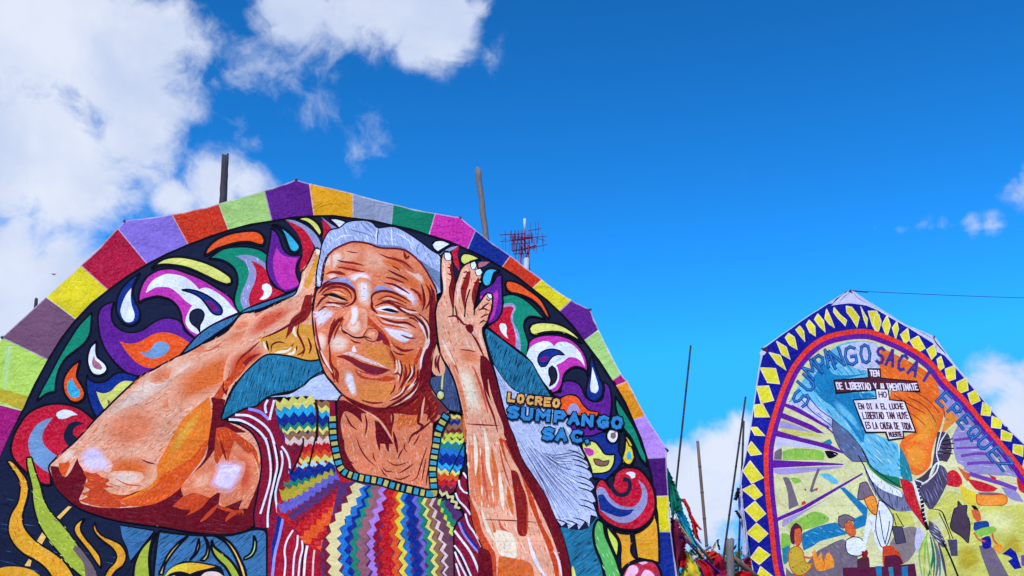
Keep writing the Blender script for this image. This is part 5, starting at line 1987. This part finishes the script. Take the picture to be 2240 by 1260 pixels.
# cord along the rim and lashings at its corners
M_CORD = plain('pale_cord', (206, 198, 204), .9, .2, 30)
def rim(k, pts, corners, r):
    rc = random.Random(3)
    path = []
    for p_, q_ in zip(pts, pts[1:]):
        m_ = max(2, int(math.dist(p_, q_) / 14))
        for i in range(m_):
            f_ = i / m_
            u_ = k.uv((p_[0] + (q_[0] - p_[0]) * f_ + rc.uniform(-.5, .5), p_[1] + (q_[1] - p_[1]) * f_ + rc.uniform(-.5, .5)))
            path.append((u_[0], u_[1], float(k.height(np.array(u_[0]), np.array(u_[1]))) - .004))
    MB().tube(path, r, 6).build('rim_cord', M_CORD, k.root)
    for c_ in corners:
        u_ = k.uv(c_); z_ = float(k.height(np.array(u_[0]), np.array(u_[1])))
        mb = MB()
        for q in range(3):
            an = rc.uniform(0, 3.1); d_ = Vector((math.cos(an), math.sin(an), .2)) * .028
            c3 = Vector((u_[0], u_[1], z_))
            mb.tube([c3 - d_, c3 + Vector((0, 0, .02)), c3 + d_], [.006, .013, .007], 6)
        mb.build('corner_lashing', M_ROPE, k.root)
rim(LK, outer + outer[:1], [(272, 484), (649, 397), (1007, 473), (1290, 675), (1458, 986), (8, 743)], .009)
rim(RK, rout + rout[:1], [(1859, 637), (1668, 766), (2044, 737), (2202, 936), (1621, 1067)], .010)

# ------------------------------------------------------------------ ground
def ground_mat():
    m, t, b = new_mat('dry_field')
    tcx = t.add('ShaderNodeTexCoord').outputs['Object']
    a = t.noise(tcx, .25, 6, .6); c = t.noise(tcx, 6, 6, .65)
    colr = t.mix(t.rng(a, .4, .62), (*lin((112, 104, 66)), 1), (*lin((142, 118, 88)), 1))
    colr = t.mix(t.rng(c, .35, .7), colr, (*lin((84, 92, 50)), 1))
    t.l.new(colr, b.inputs['Base Color'])
    b.inputs['Roughness'].default_value = .95
    return m
gv, gf = [], []
GN, GS = 60, 2400.0
for j in range(GN + 1):
    for i in range(GN + 1):
        x = ((i / GN) * 2 - 1); y = ((j / GN) * 2 - 1)
        X, Y = math.copysign(abs(x) ** 2.2, x) * GS, math.copysign(abs(y) ** 2.2, y) * GS
        r_ = math.hypot(X, Y)
        gv.append((X, Y, (.25 * math.sin(X * .13) * math.cos(Y * .11)) * min(1, max(0, (r_ - 30) / 40))))
for j in range(GN):
    for i in range(GN):
        a = j * (GN + 1) + i
        gf.append((a, a + 1, a + GN + 2, a + GN + 1))
tag(mesh_obj('ground', gv, gf, ground_mat(), None, True), kind='structure')

# ------------------------------------------------------------------ poles
def pole(name, p0, p1, Y, r0, label, mat, cat='pole', group=None, knots=True, bend=0.0):
    """p0 = tip in the frame, p1 = a lower point; runs down to the ground"""
    a, b = at(*p0, Y), at(*p1, Y)
    d = (b - a).normalized()
    L = a.z / -d.z
    foot = a + d * L
    root = bpy.data.objects.new(name, None); root.location = foot; col.objects.link(root)
    n = max(6, int(L / .45))
    pts, rs = [], []
    for i in range(n + 1):
        t = i / n
        p = d * (-L * t)
        p = p + Vector((math.sin(t * math.pi) * bend, 0, 0))
        pts.append(p); rs.append(r0 * (1.25 - .25 * t))
    sh = MB().tube(pts, rs, 12)
    if not knots:
        rp = random.Random(int(p0[0]))
        sh = MB()
        m2 = n * 4
        pt2 = [pts[0].lerp(pts[-1], q / m2) + Vector((rp.gauss(0, r0 * .05), 0, 0)) for q in range(m2 + 1)]
        sh.tube(pt2, [r0 * (1.25 - .25 * q / m2) * rp.uniform(.93, 1.05) for q in range(m2 + 1)], 12)
        for q in range(12):                      # split, uneven top and grooves down the grain
            sh.v[-12 + q] = sh.v[-12 + q] + d * rp.uniform(-r0 * .9, r0 * .3)
        gro = [rp.uniform(.88, 1.06) for _ in range(12)]
        for q in range(len(sh.v)):
            c_ = pt2[q // 12]; sh.v[q] = c_ + (sh.v[q] - c_) * gro[q % 12]
    sh.build('shaft', mat, root)
    if knots:
        for i in range(1, n):
            ax = (pts[i + 1] - pts[i]).normalized() * (.018 + r0 * .15)
            MB().tube([pts[i] - ax, pts[i] - ax * .3, pts[i] + ax * .3, pts[i] + ax], [rs[i] * 1.01, rs[i] * 1.16, rs[i] * 1.16, rs[i] * 1.01], 10).build('node_ring', mat, root)
    tag(root, label, cat, group)
    return root
M_GREYWOOD = plain('grey_timber', (74, 68, 74), .8, .45, 4, .5, 30, stretch=(14, 14, 1.2))
M_PALEWOOD = plain('pale_timber', (128, 120, 118), .8, .35, 4, .5, 30, stretch=(14, 14, 1.2))
pole('support_pole', (492, 342), (488, 440), 15.9, .055, 'thick dark pole rising above the light green border panel', M_GREYWOOD, knots=False)
pole('support_pole', (1045, 371), (1061, 505), 15.9, .046, 'weathered pole leaning above the blue border panel', M_PALEWOOD, knots=False)
pole('support_pole', (80, 655), (76, 690), 15.9, .025, 'short dark pole tip beside the mauve border panel', M_BAMBOO2, knots=False)
pole('bamboo_pole', (1511, 756), (1479, 1062), 21, .018, 'tallest thin bamboo pole standing between the two kites', M_BAMBOO2, bend=.0)
pole('bamboo_pole', (1526, 965), (1546, 1195), 20, .026, 'short brown bamboo pole leaning left beside the red streamers', M_BAMBOO)
pole('bamboo_pole', (1631, 868), (1586, 1195), 21, .018, 'dark bamboo pole leaning right towards the diamond bordered kite', M_BAMBOO2)
pole('bamboo_pole', (1627, 921), (1624, 1000), 22, .020, 'upright bamboo pole half hidden behind the left edge of the right kite', M_BAMBOO2)
pole('support_post', (1597, 1184), (1597, 1260), 17.5, .058, 'pale grey post at the bottom edge between the kites', M_PALEWOOD, 'post', knots=False)

def strut(name, p0, p1, Y0, Y1, r, mat, label, cat):
    a, b = at(*p0, Y0), at(*p1, Y1)
    o = MB().tube([a, a.lerp(b, .35), a.lerp(b, .7), b], [r, r * 1.05, r, r * .95], 9).build(name, mat)
    return tag(o, label, cat)
strut('bamboo_rail', (1604, 1220), (1662, 1268), 17.8, 18.1, .045, M_BAMBOO, 'brown bamboo rail slanting down beside the pale grey post', 'rail')
strut('bamboo_rail', (1478, 1135), (1560, 1232), 15.6, 16.0, .02, M_BAMBOO, 'thin pale stick slanting between the turquoise and yellow streamers', 'rail')

# the cord from the top of the right kite
a, b = at(1862, 636, 20.3), at(2420, 655, 25)
pts = [a.lerp(b, t / 16) + Vector((0, 0, -.03 * math.sin(math.pi * t / 16))) for t in range(17)]
tag(MB().tube(pts, .0065, 6).build('guy_rope', M_ROPE), 'dark guy rope running right from the tip of the right kite', 'rope')
strut('tied_cloth', (1866, 636), (1898, 639), 20.2, 20.3, .014, M_ROPE, 'short dark knot end tied at the tip of the right kite', 'rope')

# ------------------------------------------------------------------ streamers: cloth with folds, its own thickness
def cloth_mat(name, rgb):
    m, t, b = new_mat(name)
    tcx = t.add('ShaderNodeTexCoord').outputs['Object']
    n = t.noise(tcx, 6, 5, .6, .5)
    hs = t.add('ShaderNodeHueSaturation'); hs.inputs['Color'].default_value = (*[x * .93 for x in lin(rgb)], 1)
    t.put(hs.inputs['Value'], t.rng(n, .3, .7, .82, 1.15)); t.l.new(hs.outputs[0], b.inputs['Base Color'])
    b.inputs['Roughness'].default_value = .8; b.inputs['Specular IOR Level'].default_value = .15
    bp = t.add('ShaderNodeBump'); bp.inputs['Strength'].default_value = .6; bp.inputs['Distance'].default_value = .03
    t.l.new(t.noise(tcx, 9, 4, .6, 1.0), bp.inputs['Height']); t.l.new(bp.outputs[0], b.inputs['Normal'])
    return m
CLOTH = {}
def cloth(name, rgb, left, right, Y, label, tile='G1', cat='streamer', wave=.06, group='cloth streamers beside the big kite', Y2=None, slit=0):
    """strip between two edge lines given in the frame"""
    key = rgb
    if key not in CLOTH: CLOTH[key] = cloth_mat('cloth_%d_%d_%d' % rgb, rgb)
    lp, _ = parse_pts(left.split(), tile); rp, _ = parse_pts(right.split(), tile)
    lp = smooth(lp, [False] * len(lp), False, 4); rp = smooth(rp, [False] * len(rp), False, 4)
    n = 26
    def samp(p, t):
        f = t * (len(p) - 1); i = min(int(f), len(p) - 2); q = f - i
        return (p[i][0] * (1 - q) + p[i + 1][0] * q, p[i][1] * (1 - q) + p[i + 1][1] * q)
    m = 12
    vs, fs = [], []
    rr = random.Random(len(label) + int(sum(rgb)))
    ph = rr.uniform(0, 6)
    for i in range(n + 1):
        t = i / n
        a, b = samp(lp, t), samp(rp, t)
        jr = 1.6 * wave / .06
        a = (a[0] + rr.uniform(-jr, jr), a[1] + rr.uniform(-jr, jr) * .4); b = (b[0] + rr.uniform(-jr, jr) * 1.5, b[1] + rr.uniform(-jr, jr))
        for j in range(m + 1):
            s_ = j / m
            yy = Y + (0 if Y2 is None else (Y2 - Y) * t) + wave * math.sin(s_ * 7 + ph + 2.2 * t) * (.4 + .6 * t) + wave * .5 * math.sin(t * 9 + s_ * 3 + ph)
            vs.append(at(a[0] * (1 - s_) + b[0] * s_, a[1] * (1 - s_) + b[1] * s_, yy))
    for i in range(n):
        for j in range(m):
            q = i * (m + 1) + j
            fs.append((q, q + 1, q + m + 2, q + m + 1))
    o = mesh_obj(name, vs, fs, CLOTH[key], None, True)
    md = o.modifiers.new('thickness', 'SOLIDIFY'); md.thickness = .004
    return tag(o, label, cat, group)
cloth('cloth_streamer', (14, 128, 108), '175,60 190,250 215,450 230,620', '178,70 270,270 330,440 345,560', 14.32, 'wide green cloth streamer beside the purple border panel')
cloth('cloth_streamer', (20, 165, 190), '225,560 300,640 360,760 500,960', '340,520 400,640 460,800 530,950', 14.42, 'turquoise cloth streamer trailing below the green one')
cloth('cloth_streamer', (110, 185, 225), '330,740 380,860 470,960', '365,770 440,880 505,975', 14.5, 'pale blue thin streamer along the turquoise one', wave=.02)
cloth('cloth_streamer', (205, 28, 30), '330,440 400,540 450,700 490,860', '385,450 430,560 500,720 545,900', 14.6, 'bright red ragged streamer behind the turquoise one')
cloth('cloth_streamer', (190, 30, 30), '430,620 480,700 540,770', '440,600 500,690 565,775', 14.66, 'small red ribbon tail curling out to the right', wave=.02)
cloth('cloth_streamer', (120, 22, 60), '225,640 235,800 250,1000 260,1270', '300,690 360,820 400,900 330,1010', 14.36, 'dark crimson cloth hanging beside the yellow border panel')
cloth('cloth_streamer', (190, 12, 28), '240,830 260,1000 280,1100 300,1180', '330,830 380,960 395,1060 390,1165', 14.44, 'deep red cloth hanging beside the navy border panel')
cloth('cloth_streamer', (228, 205, 60), '385,980 390,1080 375,1180 370,1290', '400,990 470,1100 520,1180 560,1290', 14.52, 'yellow cloth streamer widening to the bottom edge', wave=.03)
cloth('cloth_streamer', (150, 20, 50), '255,1000 265,1150 275,1290', '300,1050 320,1170 320,1290', 14.48, 'narrow wine red streamer at the bottom edge beside the navy panel', wave=.02)
cloth('cloth_streamer', (235, 180, 190), '250,1010 290,1090 305,1290', '262,1010 302,1090 318,1290', 14.42, 'thin pink ribbon beside the wine red streamer', wave=.01)
cloth('cloth_streamer', (214, 160, 120), '225,640 290,700 400,850 560,1060', '245,650 320,710 440,870 590,1070', 14.4, 'thin tan ribbon crossing the crimson cloth', wave=.02)
for (c_, l_, r_, y_, t_) in [
        ((200, 30, 34), '345,445 380,500 420,560 435,610', '372,440 410,500 440,560 447,612', 14.7, 'red ribbon curling out above the other red streamers'),
        ((176, 20, 30), '440,770 480,830 535,905', '470,770 515,840 560,915', 14.74, 'short dark red ribbon below the bright red streamer'),
        ((222, 60, 40), '405,560 440,640 470,740', '420,555 465,640 505,745', 14.78, 'orange red ribbon between the turquoise and red streamers'),
        ((150, 200, 226), '300,610 350,720 420,840', '318,605 372,715 440,835', 14.47, 'pale blue narrow ribbon on the turquoise streamer'),
        ((10, 150, 140), '200,330 240,470 300,600', '290,330 335,470 360,590', 14.38, 'sea green streamer lying over the wide green one'),
        ((230, 226, 232), '225,510 245,560 290,640', '236,500 262,555 300,630', 14.34, 'white frayed ribbon beside the yellow border panel'),
        ((88, 24, 74), '262,700 300,800 352,905', '290,700 345,810 395,905', 14.41, 'plum coloured streamer over the deep red cloth'),
        ((200, 20, 40), '470,1080 540,1160 600,1290', '530,1080 640,1150 700,1290', 16.4, 'scarlet cloth between the yellow streamer and the crimson bundle'),
        ((120, 30, 40), '395,905 470,985 560,1080', '412,898 500,985 590,1075', 15.0, 'brown red ribbon below the tan one')]:
    cloth('cloth_streamer', c_, l_, r_, y_, t_, wave=.03)
cloth('red_canopy', (186, 14, 50), '640,1080 620,1150 600,1290', '700,1000 790,1080 830,1290', 17.2, 'crimson cloth bundle at the bottom edge left of the grey post', cat='cloth', group='cloth lying between the kites')
cloth('red_canopy', (208, 52, 26), '600,1010 605,1060 600,1110', '690,990 720,1020 740,1045', 17.0, 'orange cloth scrap above the crimson bundle', cat='cloth', group='cloth lying between the kites', wave=.03)
cloth('red_canopy', (96, 26, 130), '560,1090 620,1150 700,1230', '590,1085 670,1140 790,1250', 16.9, 'purple ribbon across the crimson bundle', cat='cloth', group='cloth lying between the kites', wave=.03)
cloth('red_canopy', (24, 30, 130), '525,1210 560,1240 560,1300', '560,1190 640,1240 680,1300', 16.8, 'blue cloth scrap at the bottom edge below the crimson bundle', cat='cloth', group='cloth lying between the kites', wave=.03)
cloth('red_canopy', (196, 14, 26), '880,1270 885,1285 885,1300', '970,1200 1080,1230 1100,1300', 17.9, 'red cloth at the bottom edge right of the grey post', cat='cloth', group='cloth lying between the kites', wave=.03)
cloth('red_canopy', (170, 40, 60), '985,1080 1000,1120 1010,1200', '1070,1060 1085,1120 1085,1210', 18.3, 'pink and red cloth scrap behind the bamboo rail', cat='cloth', group='cloth lying between the kites', wave=.05)
cloth('red_canopy', (226, 222, 226), '565,985 600,960 650,940', '585,1010 640,990 690,965', 17.1, 'white cloth scrap tied at the foot of the brown bamboo pole', cat='cloth', group='cloth lying between the kites', wave=.04)
cloth('red_canopy', (206, 190, 130), '650,985 680,940 700,900', '668,995 700,960 715,905', 17.15, 'tan cloth strip standing beside the white scrap', cat='cloth', group='cloth lying between the kites', wave=.02)
cloth('red_canopy', (214, 206, 212), '455,1050 480,1040 510,1050', '470,1110 510,1090 530,1085', 16.2, 'small white scrap beside the yellow streamer', cat='cloth', group='cloth lying between the kites', wave=.03)
# frayed cloth and knotted dark ties on the left edge of the right kite
cloth('frayed_edge_cloth', (206, 200, 226), '960,300 940,480 960,640 990,830 990,1050', '985,300 990,480 1005,640 1030,840 1045,1050', 18.7, 'pale frayed cloth edge along the left side of the right kite', cat='cloth', group='loose cloth on the right kite edge', wave=.03)
cloth('dark_tie', (34, 32, 44), '935,320 915,400 895,450', '960,330 955,420 925,462', 18.6, 'upper dark knotted tie on the left edge of the right kite', cat='tie', group='dark ties on the right kite edge', wave=.05)
cloth('dark_tie', (70, 62, 74), '900,565 930,610 965,660', '935,560 960,600 985,650', 18.6, 'lower dark knotted tie on the left edge of the right kite', cat='tie', group='dark ties on the right kite edge', wave=.05)
cloth('dark_tie', (24, 26, 46), '712,880 722,920 735,980', '745,865 740,915 755,985', 19.0, 'small dark blue tie hanging above the crimson bundle', cat='tie', group='dark ties on the right kite edge', wave=.04)

# ------------------------------------------------------------------ antenna mast far behind
AY = 64.0
M_RED = plain('mast_red', (150, 34, 80), .6, .2, 3)
M_WHT = plain('mast_white', (200, 206, 212), .5, .1, 3)
M_DRK = plain('antenna_rods', (112, 40, 88), .5, .15, 3, metal=.3)
top = at(1148, 478, AY)
foot = Vector((at(1148, 570, AY).x, AY, 0))
mroot = bpy.data.objects.new('antenna_mast', None); mroot.location = foot; col.objects.link(mroot)
def loc(px, py, dy=0.0):
    return at(px, py, AY + dy) - foot
u1 = AY / F * 1.08
MB().tube([loc(1148, 508), loc(1147.6, 492), loc(1147.5, 479)], [.045, .075, .085], 10).build('top_antenna', M_WHT, mroot)
base_z = loc(1149, 578)
# lattice tower: four legs and zigzag bracing, in red and white bands
zt = loc(1148, 540).z
hw0, hw1 = .9, .22
nseg = 14
for k in range(nseg):
    z0, z1 = zt * k / nseg, zt * (k + 1) / nseg
    w0 = hw0 + (hw1 - hw0) * k / nseg; w1 = hw0 + (hw1 - hw0) * (k + 1) / nseg
    mb = MB()
    for sx, sy in ((1, 1), (1, -1), (-1, -1), (-1, 1)):
        mb.tube([(sx * w0, sy * w0, z0), (sx * w1, sy * w1, z1)], .05, 5)
    for (s0, s1) in (((1, 1), (1, -1)), ((1, -1), (-1, -1)), ((-1, -1), (-1, 1)), ((-1, 1), (1, 1))):
        mb.tube([(s0[0] * w0, s0[1] * w0, z0), (s1[0] * w1, s1[1] * w1, z1)], .03, 4)
    mb.build('lattice_section', M_RED if k % 2 else M_WHT, mroot, False)
MB().tube([Vector((0, 0, zt - .3)), loc(1148, 506)], .05, 8).build('mast_tip', M_RED, mroot)
MB().tube([loc(1151, 596, -.5), loc(1152, 567, -.5), loc(1152, 565, -.5)], [.17, .17, .12], 14).build('white_drum', M_WHT, mroot, False)
ra = random.Random(4)
def yagi(x0, y0, x1, y1, xs, up, dn, mat, w=.02):
    mb = MB()
    dy = ra.uniform(-.7, .7)
    mb.tube([loc(x0, y0, dy), loc(x1, y1, dy)], w * 1.3, 5)
    for x in xs:
        t = (x - x0) / (x1 - x0); y = y0 + (y1 - y0) * t
        mb.tube([loc(x, y - up, dy), loc(x, y + dn, dy)], w * .75, 4)
    mb.build('yagi_antenna', mat, mroot, False)
for (x0, y0, x1, y1, xs, up, dn, mt, w) in [
        (1093, 514, 1150, 511, (1105, 1117, 1127, 1135, 1143), 9, 12, M_DRK, .022), (1094, 528, 1150, 525, (1100, 1106, 1115, 1122, 1131, 1139), 8, 22, M_DRK, .016),
        (1118, 526, 1166, 520, (1124, 1133, 1141, 1157, 1163), 12, 10, M_RED, .045), (1155, 505, 1184, 500, (1160, 1172, 1178), 18, 12, M_DRK, .018),
        (1150, 520, 1196, 517, (1165, 1176, 1187), 8, 16, M_DRK, .016), (1145, 545, 1174, 537, (1150, 1158, 1168), 16, 10, M_RED, .045),
        (1155, 546, 1197, 534, (1173, 1188), 20, 14, M_DRK, .018), (1120, 549, 1150, 545, (1124, 1130, 1136, 1143), 16, 8, M_DRK, .028),
        (1118, 534, 1160, 532, (1121, 1128, 1137, 1146, 1154), 20, 14, M_RED, .022), (1115, 518, 1160, 519, (1119, 1126, 1133, 1140), 14, 30, M_DRK, .02),
        (1150, 514, 1192, 526, (1164, 1175, 1188), 6, 10, M_DRK, .014), (1123, 556, 1158, 553, (1128, 1135, 1142, 1150), 10, 12, M_DRK, .024)]:
    yagi(x0, y0, x1, y1, xs, up, dn, mt, w)
tag(mroot, 'red and white lattice mast bristling with aerials behind the big kite', 'antenna mast')

# ------------------------------------------------------------------ trees between the kites
def leaf_mat(name, rgb):
    m, t, b = new_mat(name)
    tcx = t.add('ShaderNodeTexCoord').outputs['Object']
    n = t.noise(tcx, 1.3, 4, .6)
    hs = t.add('ShaderNodeHueSaturation'); hs.inputs['Color'].default_value = (*lin(rgb), 1)
    t.put(hs.inputs['Value'], t.rng(n, .3, .7, .6, 1.4)); t.l.new(hs.outputs[0], b.inputs['Base Color'])
    b.inputs['Roughness'].default_value = .6
    b.inputs['Specular IOR Level'].default_value = .3
    return m
M_LEAF = leaf_mat('leaves', (72, 104, 54)); M_BARK = plain('bark', (92, 76, 62), .9, .3, 6, .5, 20)
def tree(px, ptop, Y, cw, label, seed):
    rt = random.Random(seed)
    apex = at(px, ptop, Y)
    h = apex.z
    root = bpy.data.objects.new('broadleaf_tree', None); root.location = (apex.x, Y, 0); col.objects.link(root)
    mb = MB()
    mb.tube([(0, 0, 0), (.05, .03, h * .25), (-.04, .02, h * .55), (.02, 0, h * .8)], [.22, .17, .12, .05], 8)
    cl = []
    for k in range(9):
        an = rt.uniform(0, 6.28); z = h * rt.uniform(.3, .65)
        e = Vector((math.cos(an) * cw * rt.uniform(.4, .9), math.sin(an) * cw * rt.uniform(.4, .9), z + h * rt.uniform(.08, .26)))
        mb.tube([(0, 0, z), tuple(Vector((0, 0, z)).lerp(e, .5) + Vector((0, 0, .1))), tuple(e)], [.07, .05, .02], 6)
        cl.append((e, rt.uniform(.45, .9)))
    cl.append((Vector((0, 0, h * .88)), .75))
    for k in range(10):
        cl.append((Vector((rt.gauss(0, cw * .45), rt.gauss(0, cw * .45), h * rt.uniform(.45, .86))), rt.uniform(.4, .8)))
    mb.build('trunk', M_BARK, root)
    vs, fs = [], []
    for (c, r_) in cl:
        for q in range(330):
            d = Vector((rt.gauss(0, 1), rt.gauss(0, 1), rt.gauss(0, 1))).normalized() * (r_ * rt.uniform(.35, 1.0) ** .6)
            p = c + Vector((d.x * 1.15, d.y * 1.15, d.z * .85))
            if p.z > h: continue
            a = Vector((rt.gauss(0, 1), rt.gauss(0, 1), rt.gauss(0, 1))).normalized()
            b = a.cross(Vector((rt.gauss(0, 1), rt.gauss(0, 1), rt.gauss(0, 1)))).normalized()
            l, w = rt.uniform(.09, .17), rt.uniform(.035, .06)
            i = len(vs)
            vs += [p - a * l, p + b * w, p + a * l, p - b * w]
            fs.append((i, i + 1, i + 2, i + 3))
    mesh_obj('crown', vs, fs, M_LEAF, root)
    tag(root, label, 'tree', 'trees between the two kites')
tree(1618, 1160, 34, 1.7, 'small dark green tree right of the grey post', 2)
tree(1560, 1180, 37, 1.9, 'low dark tree behind the crimson cloth bundle', 5)
tree(1500, 1160, 40, 1.9, 'tree half hidden behind the yellow and crimson streamers', 8)

# a bird high over the left cloud
bp_ = at(117, 600, 90)
bv = [Vector(v) * .9 for v in ((-.30, 0, .06), (0, -.12, 0), (.30, 0, .06), (0, .16, -.01), (0, 0, .05), (0, .26, 0), (-.14, .02, .07), (.14, .02, .07), (0, 0, -.05))]
bo = mesh_obj('bird', bv, [(0, 1, 6), (1, 4, 6), (0, 6, 3), (6, 4, 3), (2, 7, 1), (1, 7, 4), (2, 3, 7), (7, 3, 4), (1, 8, 3), (8, 1, 0), (8, 2, 1), (0, 3, 8), (3, 2, 8), (3, 5, 8)], plain('feathers', (70, 72, 86)))
bo.location = bp_
tag(bo, 'tiny dark bird in front of the white cloud', 'bird')
